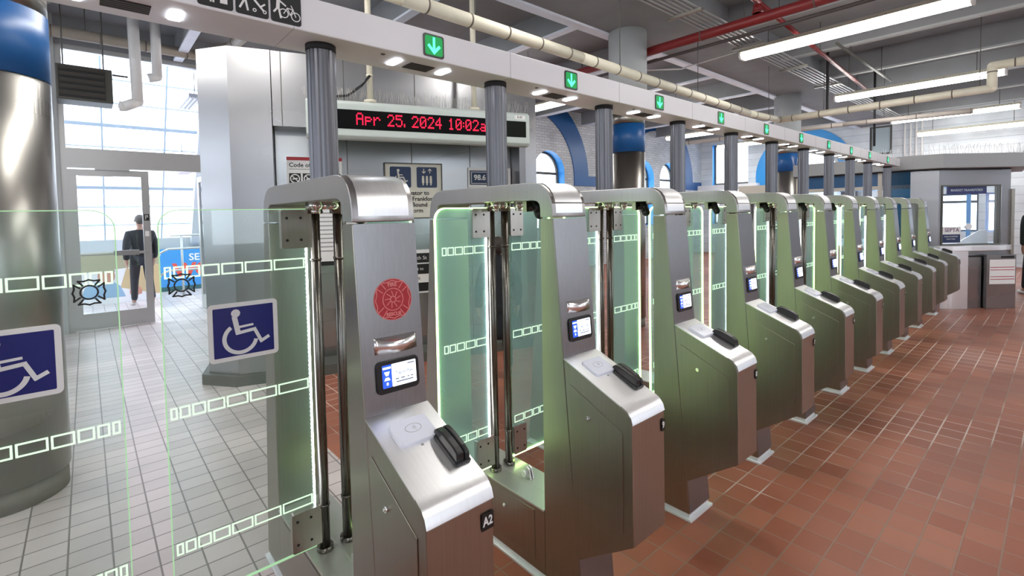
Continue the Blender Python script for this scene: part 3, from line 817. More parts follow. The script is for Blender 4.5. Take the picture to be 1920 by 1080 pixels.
# pictograms left of the first pole
for i, xp in enumerate((.533, .430, .327)):
    T = fr((gl(xp), ly(BY0), 2.302), (1, 0, 0), (0, 0, 1), (0, -1, 0))
    pl = MB().prism(rrect(.096, .100, .008), 0, .003, 'Z', T).build('pictogram_plate', INK, gt)
    mb = MB(); h0, h1 = .003, .0038
    if i == 0:   # person with a bicycle
        mb.ring((-.008, -.018), .0155, .0125, h0, h1, T=T, seg=20); mb.ring((.030, -.022), .0155, .0125, h0, h1, T=T, seg=20)
        mb.stroke([(-.008, -.018), (.004, .002), (.022, .0), (.030, -.022)], .0028, h0, h1, T); mb.stroke([(.004, .002), (.012, -.02), (.022, 0), (.016, .012)], .0028, h0, h1, T)
        mb.ring((-.022, .038), .0065, .0001, h0, h1, T=T, seg=14); mb.stroke([(-.024, .026), (-.026, .0)], .011, h0, h1, T); mb.stroke([(-.026, -.002), (-.038, -.018)], .006, h0, h1, T); mb.stroke([(-.024, -.002), (-.018, -.034)], .006, h0, h1, T); mb.stroke([(-.020, .020), (-.002, .008)], .005, h0, h1, T)
    elif i == 1:  # person with a stroller
        mb.ring((-.020, .036), .0065, .0001, h0, h1, T=T, seg=14); mb.stroke([(-.022, .024), (-.022, .0)], .012, h0, h1, T); mb.stroke([(-.022, -.002), (-.036, -.030)], .006, h0, h1, T); mb.stroke([(-.020, -.002), (-.014, -.034)], .006, h0, h1, T)
        mb.stroke([(-.018, .018), (.0, .010), (.024, -.016), (.036, -.006)], .005, h0, h1, T); mb.stroke([(.004, .004), (.032, -.026)], .006, h0, h1, T)
        mb.ring((.006, -.030), .006, .003, h0, h1, T=T, seg=12); mb.ring((.036, -.030), .006, .003, h0, h1, T=T, seg=12)
    else:        # person with luggage
        mb.ring((-.010, .036), .0065, .0001, h0, h1, T=T, seg=14); mb.stroke([(-.010, .024), (-.010, .0)], .013, h0, h1, T); mb.stroke([(-.013, -.002), (-.013, -.034)], .005, h0, h1, T); mb.stroke([(-.006, -.002), (-.006, -.034)], .005, h0, h1, T)
        mb.box(.012, .032, -.034, -.004, h0, h1, T)
    mb.build('pictogram', PAPER, pl)

# ================================================================== STEEL ENCLOSURE with sign
TH = math.radians(-18.2)
P1 = Vector((1.067, 5.2, 0))
Wv = Vector((math.cos(TH), math.sin(TH), 0)); Nv = Vector((math.sin(TH), -math.cos(TH), 0))
TW = fr(P1, Wv, (0, 0, 1), Nv)       # local x along the wall, y up, z toward the camera
en = thing('elevator_enclosure', 'brushed stainless steel elevator enclosure behind the gates carrying a red LED clock sign', 'elevator enclosure', P1)
Ti = Matrix.Translation(-P1) @ TW
def EN(mb, name, mat, bevel=0): return mb.build(name, mat, en, bevel)
mb = MB(); mb.prism([(-.02, 0), (.342, 0), (.342, -1.3), (-.30, -1.3), (-.30, -.22)], 0.1, 3.22, 'Z', Matrix.Translation(-P1) @ fr(P1, Wv, Nv, (0, 0, 1))); EN(mb, 'corner_pillar', SHEET)
TP = Matrix.Translation(-P1) @ fr(P1, Wv, Nv, (0, 0, 1))    # local x along wall, y toward camera, z up
mb = MB(); mb.prism([(.350, -.01), (2.965, -.01), (2.965, -1.3), (.350, -1.3)], 2.50, 3.22, 'Z', TP); EN(mb, 'upper_fascia', SHEET)
mb = MB(); mb.prism([(.350, -.30), (2.965, -.30), (2.965, -1.3), (.350, -1.3)], .1, 2.50, 'Z', TP); EN(mb, 'recessed_wall', SHEET2)
mb = MB(); mb.prism([(2.970, -.03), (3.05, -.03), (3.30, -.25), (3.30, -1.3), (2.970, -1.3)], .1, 3.22, 'Z', TP); EN(mb, 'corner_pillar', SHEET)
mb = MB(); mb.prism([(-.05, .03), (3.06, .03), (3.36, -.22), (3.36, -1.35), (-.36, -1.35), (-.36, -.2)], 0, .1, 'Z', TP); EN(mb, 'skirting', DKGREY)
mb = MB()
for s_ in (1.047, 1.746, 2.441): mb.prism([(s_-.004, -.301), (s_+.004, -.301), (s_+.004, -.296), (s_-.004, -.296)], .1, 2.5, 'Z', TP)
for s_ in (.434, 1.012, 1.736, 2.43): mb.prism([(s_-.004, -.012), (s_+.004, -.012), (s_+.004, -.006), (s_-.004, -.006)], 2.5, 3.22, 'Z', TP)
EN(mb, 'panel_seam', DKGREY)
# signs on the recessed wall: frame at depth -.30
def wall_T(s_, z_, off): return fr(P1 + Wv*s_ + Nv*off + Vector((0, 0, z_)), Wv, (0, 0, 1), Nv)
def poster(name, label, cat, s_, z_, w_, h_, off, mat, group=None):
    c = P1 + Wv*s_ + Nv*off + Vector((0, 0, z_))
    t = thing(name, label, cat, c, group)
    T = fr((0, 0, 0), Wv, (0, 0, 1), Nv)
    MB().box(-w_/2, w_/2, -h_/2, h_/2, 0, .008, T).build('sheet', mat, t)
    return t, T @ Matrix.Translation((0, 0, .009))
def nosign(mb, T, cx, cy, r, mi0, mi1):
    mb.mat(mi0).box(cx-r*1.12, cx+r*1.12, cy-r*1.12, cy+r*1.12, 0, .001, T)
    mb.mat(mi1).ring((cx, cy), r*.95, r*.75, .001, .002, T=T, seg=20)
    mb.stroke([(cx-r*.6, cy+r*.6), (cx+r*.6, cy-r*.6)], r*.16, .001, .002, T)
    mb.stroke([(cx-r*.4, cy-r*.1), (cx+r*.4, cy+r*.05)], r*.22, .001, .002, T)
# code of conduct poster
t, T = poster('conduct_poster', 'white notice with a red strip and black pictogram squares on the steel wall', 'poster', .72, 1.66, .54, 1.15, -.295, PAPER)
MB().box(-.27, .27, .54, .575, 0, .002, T).build('red_header', REDINK, t)
text('Code of Conduct', .062, INK, T @ Matrix.Translation((-.25, .49, .001)), t, 'heading', align='LEFT', bold=.001)
mb = MB()
for r_ in range(2):
    for c_ in range(4): nosign(mb, T, -.195+c_*.13, .35-r_*.185, .050, 0, 1)
mb.build('pictogram_grid', [INK, PAPER], t)
mb = MB()
for i in range(12):
    if i in (0,): mb.box(-.25, .2, .445, .452, 0, .001, T)
    mb.box(-.25, .25-.03*(i % 3), .07-i*.045, .083-i*.045, 0, .001, T)
mb.build('small_print', GREYINK, t)
MB().box(-.27, .27, -.575, -.53, 0, .002, T).build('footer', INK, t)
# elevator sign
t, T = poster('elevator_sign', 'cream elevator sign with two navy pictogram squares above black lettering', 'sign', 1.762, 1.885, .65, .62, -.292, CREAMS)
MB().stroke([(-.325, -.31), (.325, -.31), (.325, .31), (-.325, .31)], .012, 0, .008, T, closed=True).build('sign_frame', DKGREY, t)
mb = MB()
for cx in (-.150, .150): mb.mat(0).prism(rrect(.235, .235, .018, cx=cx, cy=.155), 0, .002, 'Z', T)
mb.mat(1)
mb.ring((-.175, .230), .016, .0001, .002, .003, T=T, seg=16); mb.stroke([(-.178, .208), (-.170, .155)], .018, .002, .003, T); mb.stroke([(-.170, .180), (-.13, .180)], .010, .002, .003, T); mb.stroke([(-.170, .152), (-.118, .152), (-.095, .105), (-.075, .115)], .014, .002, .003, T)
mb.ring((-.168, .125), .055, .043, .002, .0036, math.radians(125), math.radians(345), 24, T)
for cx in (.105, .150, .195):
    mb.ring((cx, .160), .013, .0001, .002, .003, T=T, seg=14); mb.stroke([(cx, .138), (cx, .100)], .026, .002, .003, T); mb.stroke([(cx, .10), (cx, .070)], .014, .002, .003, T)
mb.stroke([(.115, .250), (.115, .205)], .008, .002, .003, T); mb.stroke([(.097, .222), (.115, .203), (.133, .222)], .008, .002, .003, T)
mb.stroke([(.185, .205), (.185, .250)], .008, .002, .003, T); mb.stroke([(.167, .232), (.185, .252), (.203, .232)], .008, .002, .003, T)
mb.build('pictograms', [SIGNN, CREAMS], t)
for i, (s_, dx) in enumerate((('Elevator to', .02), ('Frankford', .11), ('Bound', .06), ('Platform', -.02))):
    text(s_, .068, INK, T @ Matrix.Translation((dx, -.025-i*.067, .001)), t, 'lettering', bold=.0012)
# radio sign
t, T = poster('radio_sign', 'white sign with a dark box reading 98 half hidden by a pole', 'sign', 2.685, 2.045, .55, .24, -.291, PAPER)
MB().box(-.255, .235, -.085, .085, 0, .002, T).build('dark_box', SIGNN, t)
mb = MB(); mb.stroke([(-.235, -.068), (.215, -.068), (.215, .068), (-.235, .068)], .006, .002, .003, T, closed=True); mb.build('border', PAPER, t)
text('98.6 FM', .088, PAPER, T @ Matrix.Translation((-.205, 0, .003)), t, 'lettering', align='LEFT', bold=.002)
text('HI!', .085, PAPER, T @ Matrix.Translation((.19, 0, .003)), t, 'lettering', align='RIGHT', bold=.002)
# timetable panel lower
t, T = poster('direction_notice', 'black and white striped notice seen between the first two gates', 'poster', 1.80, .96, .50, .50, -.292, PAPER)
mb = MB()
for a, b in ((.10, .21), (-.03, .085), (-.23, -.13)): mb.box(-.24, .24, a, b, 0, .002, T)
mb.build('black_bars', INK, t)
text('69th St', .06, PAPER, T @ Matrix.Translation((.0, .155, .003)), t, 'lettering'); text('Exit to', .05, PAPER, T @ Matrix.Translation((-.02, .03, .003)), t, 'lettering'); text('exit', .05, INK, T @ Matrix.Translation((-.03, -.08, .002)), t, 'lettering')

# LED message sign
c = P1 + Wv*1.765 + Nv*.36 + Vector((0, 0, 2.335))
sg = thing('message_sign', 'long pale grey hanging LED sign showing the date and time in red dots', 'sign', c)
T = fr((0, 0, 0), Wv, (0, 0, 1), Nv)
mb = MB(); mb.prism([(-.06, .02), (-.02, 0), (.06, 0), (.09, .03), (.09, .33), (.05, .36), (-.05, .36), (-.09, .30)], -1.12, 1.12, 'X', fr((0, 0, 0), Wv, Nv, (0, 0, 1))); mb.build('housing', SIGNHOUSE, sg, .008)
mb = MB(); mb.box(-.985, .76, .092, .272, .0905, .0925, T); mb.build('display_window', LEDBLACK, sg)
mb = MB(); mb.box(.835, 1.075, .092, .262, .0905, .0925, T); mb.build('blank_screen', P('dark_screen', (.006, .009, .006), .6, spec=.15), sg)
FONT = {'A': ['01110','10001','10001','11111','10001','10001','10001'], 'p': ['00000','00000','11110','10001','11110','10000','10000'], 'r': ['00000','00000','10110','11001','10000','10000','10000'],
 '2': ['01110','10001','00001','00010','00100','01000','11111'], '5': ['11111','10000','11110','00001','00001','10001','01110'], '4': ['00010','00110','01010','10010','11111','00010','00010'],
 '0': ['01110','10001','10011','10101','11001','10001','01110'], '1': ['00100','01100','00100','00100','00100','00100','01110'], 'a': ['00000','00000','01110','00001','01111','10001','01111'],
 'm': ['00000','00000','11010','10101','10101','10101','10101'], ',': ['0','0','0','0','0','1','1'], '.': ['0','0','0','0','0','1','1'], ':': ['0','0','1','0','1','0','0'], ' ': ['000']*7}
mb = MB(); px_ = -.685; dp = .0131
for ch in 'Apr 25, 2024 10:02am':
    g_ = FONT[ch]
    for r_, row in enumerate(g_):
        for c_, b_ in enumerate(row):
            if b_ == '1': mb.box(px_+c_*dp+.001, px_+c_*dp+dp*.92, .247-r_*.0165-.0145, .247-r_*.0165, .0925, .0945, T)
    px_ += (len(g_[0])+1.0)*dp
mb.build('date_time_dots', REDLED, sg)
mb = MB(); mb.box(.945, 1.065, .285, .325, .0905, .092, T); mb.build('id_plate', PAPER, sg)
text('E-01', .034, INK, T @ Matrix.Translation((1.005, .305, .0925)), sg, 'id_text', bold=.0006)
for s_ in (-.54, .52):
    mb = MB(); mb.cyl(Vector(Wv)*s_+Vector((0, 0, .36)), Vector(Wv)*s_+Vector((0, 0, 2.15)), .028, 16); mb.cyl(Vector(Wv)*s_+Vector((0, 0, .36)), Vector(Wv)*s_+Vector((0, 0, .39)), .06, 16); mb.cyl(Vector(Wv)*s_+Vector((0, 0, .62)), Vector(Wv)*s_+Vector((0, 0, .635)), .032, 16)
    mb.build('mounting_pole', CREAM, sg)
MB().tube([Vector(Wv)*-.54+Nv*.03+Vector((0, 0, .62)), Vector(Wv)*-.62+Nv*.03+Vector((0, 0, .52)), Vector(Wv)*-.75+Vector((0, 0, .42)), Vector(Wv)*-1.0+Vector((0, 0, .385)), Vector(Wv)*-1.05+Vector((0, 0, .36))], .012, 8).build('black_cable', BLACK, sg)
def spikes(parent, pts_fn, n_, h, r=.0011, name='bird_spikes', mat=None, lean=.35):
    mb = MB()
    for i in range(n_):
        b = pts_fn(i/(n_-1)); a = random.uniform(-lean, lean); c_ = random.uniform(-lean, lean)
        mb.cyl(b, b+Vector((math.sin(a), math.sin(c_), 1))*h*random.uniform(.8, 1.1), r, 4)
    o = mb.build(name, mat or P('spike_wire', (.62, .60, .56), .4, .6), parent); o['kind'] = 'stuff'
    return o
spikes(sg, lambda t: Wv*(-1.12+2.24*t)+Nv*(.05*math.sin(t*900))+Vector((0, 0, .355)), 240, .13)

# ================================================================== CEILING SERVICES
def lamp(x, y0, y1, z, label, group):
    t = thing('ceiling_lamp', label, 'lamp', (x, (y0+y1)/2, z), group)
    h = (y1-y0)/2
    mb = MB(); mb.prism([(-.105, .03), (.105, .03), (.07, .085), (-.07, .085)], -h, h, 'Y'); mb.build('lamp_housing', CREAM, t)
    mb = MB(); mb.prism([(-.092, .03), (-.098, -.010), (-.065, -.050), (.065, -.050), (.098, -.010), (.092, .03)], -h+.03, h-.03, 'Y'); mb.build('diffuser', TUBE, t, .006)
    for s in (-1, 1): MB().prism([(-.096, .03), (-.102, -.013), (-.068, -.055), (.068, -.055), (.102, -.013), (.096, .03)], s*h-.03*(s > 0), s*h+.03*(s < 0), 'Y').build('end_cap', WHITE, t)
    for s in (-.7, .7): MB().cyl((0, s*h, .085), (0, s*h, CZ-z), .006, 6).build('hanger', DKGREY, t)
G_ = 'fluorescent ceiling lamps'
for x, z, l in ((7.16, 3.8, 'longest looking fluorescent ceiling lamp at the top right, nearest the camera'), (11.45, 3.8, 'second fluorescent ceiling lamp from the top right, above the red brick floor'),
                (15.3, 3.75, 'third fluorescent ceiling lamp going back on the right side')):
    lamp(x, .68, 3.12 if x < 15 else 2.95, z, l, G_)
lamp(16.95, .55, 2.70, 3.55, 'fourth and furthest fluorescent ceiling lamp, just above the booth roof', G_)
for x, y in ((3.0, .0), (-1.2, .0), (-1.2, -4.2), (3.0, -4.2), (7.2, -4.2), (11.4, -4.2), (-1.3, 4.2), (.7, 2.3)): lamp(x, y+.68, y+3.12, 3.8, 'unseen ceiling lamp outside the frame, lighting the near part of the hall', G_)  # rear row and final pair added to brighten steel and left floor
for i, (x, y) in enumerate(((7.0, 5.6), (9.6, 5.2), (13.0, 5.4), (3.2, 6.6), (16.2, 5.4))): lamp(x, y, y+2.44, 3.75, ['fluorescent lamp in front of the first blue arch', 'fluorescent lamp between the two blue arches', 'fluorescent lamp near the bright corner window behind the gates', 'fluorescent lamp above the storefront doors', 'fluorescent lamp near the end wall arch'][i], G_)
# cream insulated pipe along the row, turning toward the camera side
def pipe(name, label, pts, r, mat, bandgap=.42, cat='pipe', hang=True):
    o = Vector(pts[0]); t = thing(name, label, cat, o)
    P_ = [Vector(p)-o for p in pts]
    mb = MB(); mb.mat(0).tube(P_, r, 14)
    if bandgap:
        mb.mat(1)
        for a, b in zip(P_[:-1], P_[1:]):
            d = b-a; L_ = d.length; d.normalize(); s_ = bandgap/2
            while s_ < L_: mb.cyl(a+d*s_, a+d*(s_+.014), r*1.07, 14); s_ += bandgap
    mb.build('pipe_run', [mat, BAND], t)
    if hang:
        for a, b in zip(P_[:-1], P_[1:]):
            d = b-a; L_ = d.length; d.normalize(); s_ = .7
            if abs(d.z) > .5: continue
            while s_ < L_: q = a+d*s_; MB().cyl(q+Vector((0, 0, r)), Vector((q.x, q.y, CZ-o.z)), .005, 5).build('hanger_rod', DKGREY, t); s_ += 1.9
    return t
pipe('insulated_pipe', 'cream wrapped pipe running above the white beam then crossing to the right', [(-1.5, 3.05, 3.2), (1.8, 3.25, 3.2), (3.9, 3.33, 3.2), (8.3, 3.50, 3.2), (9.4, 3.42, 3.2), (9.35, .70, 3.2), (9.35, .70, 3.5), (9.35, -3, 3.5)], .055, CREAM)
pipe('grey_pipe', 'thin brownish pipe crossing in front of the far blue arch', [(12.0, 7, 3.4), (12.3, 3.2, 3.4), (12.7, 1.2, 3.4)], .05, P('brown_grey_pipe', (.40, .36, .33), .5), .8)
pipe('sprinkler_pipe', 'dark red sprinkler main crossing the ceiling with a branch', [(6.05, 9.0, 3.85), (6.05, -3.0, 3.85)], .062, RED, 1.3)
pipe('sprinkler_branch', 'red sprinkler branch pipe joining the main at a tee', [(2.5, 2.35, 4.05), (6.1, 2.45, 4.05), (12.2, 2.75, 4.02)], .030, RED, .9)
mb = MB(); mb.cyl((0, 0, 0), (0, 0, .10), .05, 12); mb.cyl((0, 0, .0), (0, 0, .03), .062, 12)
o = mb.build('pipe_riser', RED, None, loc=(6.05, 2.45, 3.914)); tag(o, 'short red riser linking sprinkler branch to main', 'pipe')
pipe('black_pipe', 'thin dark pipe running just below the red sprinkler main', [(6.1, 9.0, 3.72), (6.1, -3.0, 3.72)], .022, P('dark_pipe', (.06, .05, .05), .5), 0, hang=False)
pipe('thin_black_pipe', 'thin dark pipe behind the lamps on the right of the ceiling', [(8.3, 2.25, 4.0), (11.6, 2.25, 4.0)], .02, DKGREY, 0)
# conduit tray
t = thing('conduit_rack', 'bundle of grey electrical conduits on brackets under the concrete girder', 'conduit', (3, 3.05, 3.98))
for i in range(6):
    MB().cyl((0, -.16+i*.062, 0), (14.5, -.16+i*.062, 0), .013, 8).build('conduit', P('galvanised', (.45, .46, .47), .4, .8), t)
for i in range(8):
    MB().box(.7+i*1.75, .74+i*1.75, -.22, .22, -.05, -.015).build('bracket', STEEL, t)
pipe('bent_conduit', 'thin bent white conduit feeding the nearest ceiling lamp', [(6.1, 4.2, 4.05), (6.9, 4.6, 3.9), (7.4, 4.2, 3.92), (7.2, 3.2, 3.9)], .012, WHITE, 0, hang=False)
o = MB().box(-.02, .02, -.02, .02, 0, 1.25).box(-.05, .05, -.1, .1, -.03, 0).build('hanging_bracket', BLACKM, None, loc=(9.5, 2.7, 3.24)); tag(o, 'black hanging bracket holding the cream pipe', 'bracket')
o = MB().cyl((0, 0, 0), (0, 0, 1.6), .022, 8).build('black_hanger_rod', BLACKM, None, loc=(12.55, 2.7, 2.9)); tag(o, 'tall thin black rod hanging above the far gates', 'rod')
for i in range(4):
    o = MB().cyl((0, 0, 0), (0, 0, 1.6), .022, 8).build('wall_conduit', PAPER, None, loc=(XE-.06, 2.75+i*.13, 2.9)); tag(o, 'one of the white vertical conduits on the brick wall above the booth', 'conduit', 'white conduits above the booth')

# pipes and heater near the storefront
t = thing('unit_heater', 'dark louvred unit heater hanging above the left glass door', 'heater', (.06, 8.35, 3.15))
MB().box(-.27, .28, 0, .4, 0, .44).build('heater_case', P('heater_grey', (.06, .06, .05), .5), t, .01)
mb = MB()
for i in range(5):
    z_ = .06+i*.078
    mb.prism([(-.012, z_), (.004, z_), (-.03, z_+.045), (-.038, z_+.045)], -.24, .20, 'X')
mb.build('louvre', P('louvre_grey', (.045, .043, .038), .4), t)
MB().box(-.245, .205, -.004, .0, .03, .41).build('grille_back', BLACKM, t)
mb = MB()
for x_ in (-.2, .2): mb.cyl((x_, .2, .44), (x_, .2, CZ-3.15), .008, 6)
mb.build('hanger_rod', DKGREY, t)
t = pipe('white_drain_pipe', 'thick white pipe bending beside the louvred heater', [(.585, 8.4, 4.45), (.60, 8.4, 3.22), (.45, 8.4, 3.14), (.40, 8.4, 3.14)], .065, WHITE, 0, hang=False)
t = pipe('white_return_pipe', 'second white pipe looping into the thick white pipe', [(.84, 8.5, 4.5), (.84, 8.5, 3.62), (.735, 8.5, 3.585)], .06, WHITE, 0, hang=False)
pipe('heater_feed_pipe', 'thin pipe joining the louvred heater to the white pipes', [(.345, 8.45, 3.55), (.51, 8.45, 3.55)], .012, DKGREY, 0, hang=False)
pipe('horizontal_wrapped_pipe', 'cream pipe running across above the glass doors', [(-2.5, 8.85, 4.12), (1.42, 8.85, 4.12), (1.75, 8.4, 4.2), (1.9, 6.5, 4.2)], .075, P('dusty_pipe', (.36, .32, .27), .6), .5)
o = MB().box(-2, 1.9, -.05, .05, -.04, .04).build('ceiling_rail', CREAM, None, loc=(-.2, 8.95, 4.15)); tag(o, 'pale rail below the dark ceiling over the storefront', 'rail')

# ================================================================== STOREFRONT
ALU = P('aluminium_frame', (.50, .50, .50), .4, .7)
ALUD = P('aluminium_dark', (.33, .33, .33), .45, .6)
def aluframe(mb, x0, x1, z0, z1, y0=YW, d=.1): mb.box(x0, x1, y0, y0+d, z0, z1)
t = thing('window_20', None, None, (0, 0, 0)); t['kind'] = 'structure'
mb = MB()
aluframe(mb, -.25, -.17, 0, 4.12); aluframe(mb, -.17, 2.0, 2.38, 2.66, d=.1); aluframe(mb, -.17, 2.0, 4.05, 4.12); aluframe(mb, 1.64, 1.72, 0, 2.4)
mb.build('window_frame', ALU, t)
MB().box(-.17, 2.0, YW+.05, YW+.056, 2.66, 4.05).build('pane', GLASSW, t)
spikes(t, lambda q: Vector((-.15+1.8*q, YW+.07, 2.66)), 60, .11)
def leaf(n, T, w_, h_, closer):
    d = thing('door_%d' % n, None, None); d['kind'] = 'structure'
    mb = MB(); mb.box(0, .095, -.022, .022, .01, h_, T); mb.box(w_-.095, w_, -.022, .022, .01, h_, T); mb.box(.095, w_-.095, -.022, .022, h_-.09, h_, T); mb.box(.095, w_-.095, -.022, .022, .01, .25, T)
    mb.build('door_frame', ALU, d)
    MB().box(.095, w_-.095, -.004, .004, .25, h_-.09, T).build('pane', GLASSW, d)
    mb = MB(); mb.mat(0).box(.06, w_-.07, -.075, -.055, 1.10, 1.125, T); mb.mat(1).box(w_*.5, w_-.16, -.09, -.05, 1.085, 1.16, T); mb.mat(0).box(w_-.16, w_-.05, -.07, -.05, 1.12, 1.14, T)
    mb.build('push_bar', [ALU, ALUD], d)
    mb = MB(); mb.box(.12, .5, -.10, -.02, h_-.10, h_-.02, T); mb.box(.3, .7, -.06, -.04, h_-.005, h_+.02, T); mb.build('door_closer', ALU, d)
    mb = MB(); mb.mat(0).box(w_-.08, w_-.015, -.0245, -.022, 1.60, 1.70, T); mb.mat(1).stroke([(w_-.06, 1.62), (w_-.06, 1.68), (w_-.035, 1.68), (w_-.035, 1.655), (w_-.06, 1.655)], .008, .0245, .0255, T @ fr((0, 0, 0), (1, 0, 0), (0, 0, 1), (0, -1, 0)))
    mb.box(w_-.075, w_-.025, -.0245, -.022, 1.36, 1.44, T)
    mb.build('door_sticker', [INK, PAPER], d)
    return d
leaf(1, Matrix.Translation((-.17, YW+.03, 0)), .93, 2.36, True)
leaf(2, Matrix.Translation((1.64, YW+.10, 0)) @ Matrix.Rotation(math.radians(95), 4, 'Z'), .90, 2.36, False)

# ================================================================== OUTSIDE THE STOREFRONT
# glazed lean-to: inclined glass with muntins
Tg = fr((0, 13.6, 1.15), (1, 0, 0), Vector((0, -3.0, 4.4)).normalized(), Vector((0, -4.4, -3.0)).normalized())
t = thing('glazed_canopy', 'white glazed sloping canopy with thin bars outside the doors', 'canopy', (0, 0, 0))
MB().box(-5, 9, 0, 5.3, -.004, .004, Tg).build('pane', GLASSW, t)
mb = MB()
BLG = P('pale_blue_bar', (.42, .52, .62), .5)
for i in range(12):
    y_ = .0+i*.46; mb.box(-5, 9, y_-(.035 if i % 3 == 0 else .010), y_+(.035 if i % 3 == 0 else .010), -.03, .03, Tg)
mb.build('glazing_bar', BLG, t)
mb = MB()
for i in range(14): x_ = -4.6+i*.98; mb.box(x_-.014, x_+.014, 0, 5.3, -.02, .02, Tg)
mb.build('glazing_bar', BLG, t)
mb = MB(); mb.box(1.82, 2.0, 0, 5.3, .03, .22, Tg); mb.build('rafter', P('pale_rafter', (.55, .58, .62), .5), t)
MB().box(-5, 9, 13.5, 13.7, .95, 1.2).build('sill', P('grey_sill', (.50, .52, .54), .6), t)
struct('wall_outside', MB().box(-5, 9, 13.52, 13.75, 0, .95), P('outside_parapet', (.62, .63, .60), .7))
t = thing('strip_light', 'grey ribbed strip light hanging outside above the doors', 'lamp', (1.52, 10.6, 3.72))
mb = MB(); mb.box(-.10, .10, -.6, .6, 0, .06); mb.build('housing', P('lamp_grey', (.50, .50, .54), .5), t); mb = MB()
for s in (-.06, 0, .06): mb.box(s-.012, s+.012, -.58, .58, -.02, 0)
mb.build('ribs', PAPER, t)
MB().cyl((0, -.5, .06), (0, -.5, 1.2), .006, 5).build('hanger', DKGREY, t)
t = thing('strip_light', 'lower mauve strip light seen through the doorway', 'lamp', (1.50, 11.4, 2.52))
mb = MB(); mb.box(-.10, .10, -.5, .5, 0, .05); mb.build('housing', P('lamp_mauve', (.42, .34, .38), .5), t)
MB().cyl((0, .3, .05), (0, .3, .7), .006, 5).build('hanger', DKGREY, t)
# blue billboard with lettering
t = thing('blue_billboard', 'bright blue board with white and red lettering seen through the open door', 'billboard', (1.95, 13.30, 0))
MB().box(-.80, 1.6, 0, .04, 0, .95).build('board', P('billboard_blue', (.03, .28, .70), .5), t)
Tb = fr((0, -.002, 0), (1, 0, 0), (0, 0, 1), (0, -1, 0))
text('SEPTA', .22, PAPER, Tb @ Matrix.Translation((.10, .74, .002)), t, 'white_lettering', bold=.004)
text('WOW', .40, P('billboard_red', (.80, .06, .04), .5), Tb @ Matrix.Translation((.08, .45, .002)), t, 'red_lettering', bold=.02)
MB().box(-.80, 1.6, -.004, 0, 0, .10).build('dark_foot', P('billboard_foot', (.02, .10, .12), .5), t)
# poster with two smiling heads as generic shapes
t = thing('photo_poster', 'colourful photo poster of two people low behind the left glass door', 'poster', (.36, 12.2, 0))
mb = MB(); Tp = fr((0, 0, 0), (1, 0, 0), (0, 0, 1), (0, -1, 0))
mb.mat(0).box(-.55, .75, 0, 1.00, -.02, 0, Tp)
mb.mat(3).prism([(-.55, .62), (.75, .72), (.75, 1.0), (-.55, 1.0)], 0, .001, 'Z', Tp)
mb.mat(4).prism([(.1, .3), (.75, .1), (.75, .72), (.2, .66)], 0, .0015, 'Z', Tp)
mb.mat(1).prism([(-.50, .12), (.18, .12), (.10, .34), (-.02, .44), (-.28, .44), (-.42, .34)], .001, .002, 'Z', Tp)
mb.mat(2).ring((-.10, .54), .13, .0001, .002, .003, T=Tp, seg=20, sy=1.25); mb.ring((.34, .20), .10, .0001, .002, .003, T=Tp, seg=20, sy=1.15)
mb.mat(3).ring((-.10, .60), .135, .0001, .003, .004, 0.1, PI-.1, 16, Tp); 
mb.mat(0).prism([(.20, .02), (.75, .02), (.75, .12), (.4, .14)], .003, .004, 'Z', Tp)
mb.mat(3).stroke([(-.45, .76), (-.30, .88), (-.1, .80), (.2, .9)], .02, .002, .003, Tp)
mb.build('poster_print', [PAPER, P('shirt_blue', (.30, .48, .66), .6), P('poster_skin', (.62, .30, .22), .6), P('poster_olive', (.42, .40, .26), .6), P('poster_ochre', (.62, .47, .26), .6)], t)
# railing
t = thing('steel_railing', 'curved pale steel handrail in front of the blue board', 'railing', (1.0, 12.3, 0))
for z0 in (1.0, .55):
    MB().tube([(.06, 0, 0.02), (.06, 0, z0-.25), (.12, 0, z0-.08), (.26, 0, z0), (2.6, 0, z0)], .022, 10).build('rail', ALU, t)
for x_ in (.5, 1.6, 2.6): MB().cyl((x_, 0, 0), (x_, 0, 1.28), .022, 10).build('rail_post', ALU, t)
MB().cyl((.3, 0, 1.28), (2.6, 0, 1.28), .02, 10).build('rail', ALU, t)

# ================================================================== ATTENDANT BOOTH
B0 = Vector((10.03, 1.32, 0)); B1 = Vector((10.90, .58, 0)); Wb = (B1-B0).normalized(); Nb = Vector((Wb.y, -Wb.x, 0))
bt = thing('attendant_booth', 'octagonal stainless steel attendant booth with a window and counter at the end of the row', 'booth', B0)
foot = [(0, 2.0), (-.06, .34), (0, 0), (.87, -.74), (2.3, -.66), (2.3, 2.0)]   # relative to B0
def wallseg(mb, a, b, z0, z1, th=.05):
    a = Vector(a); b = Vector(b); d = (b-a).normalized(); q = Vector((d.y, -d.x))*-th
    mb.prism([tuple(a), tuple(b), tuple(b+q), tuple(a+q)], z0, z1, 'Z')
mb = MB()
wallseg(mb, foot[1], foot[2], 0, 2.17)                     # bright narrow facet
mb.build('side_facet', SHEET, bt)
Tbt = fr((0, 0, 0), Wb, (0, 0, 1), Nb)
LB = (B1-B0).length
mb = MB(); mb.box(0, LB, 0, 1.0, -.05, 0, Tbt); mb.box(0, .05, 1.0, 2.17, -.05, 0, Tbt); mb.box(1.0, LB, 1.0, 2.17, -.05, 0, Tbt); mb.box(.05, 1.0, 1.92, 2.17, -.05, 0, Tbt)
mb.build('front_wall', SHEET, bt)
mb = MB(); mb.stroke([(.05, 1.0), (.97, 1.0), (.97, 1.92), (.05, 1.92)], .022, -.02, .012, Tbt, closed=True); mb.box(.915, .93, 1.0, 1.92, -.03, .01, Tbt)
mb.build('window_frame', DKGREY, bt)
MB().box(.05, .97, 1.0, 1.92, -.03, -.024, Tbt).build('booth_window', GLASSB, bt)
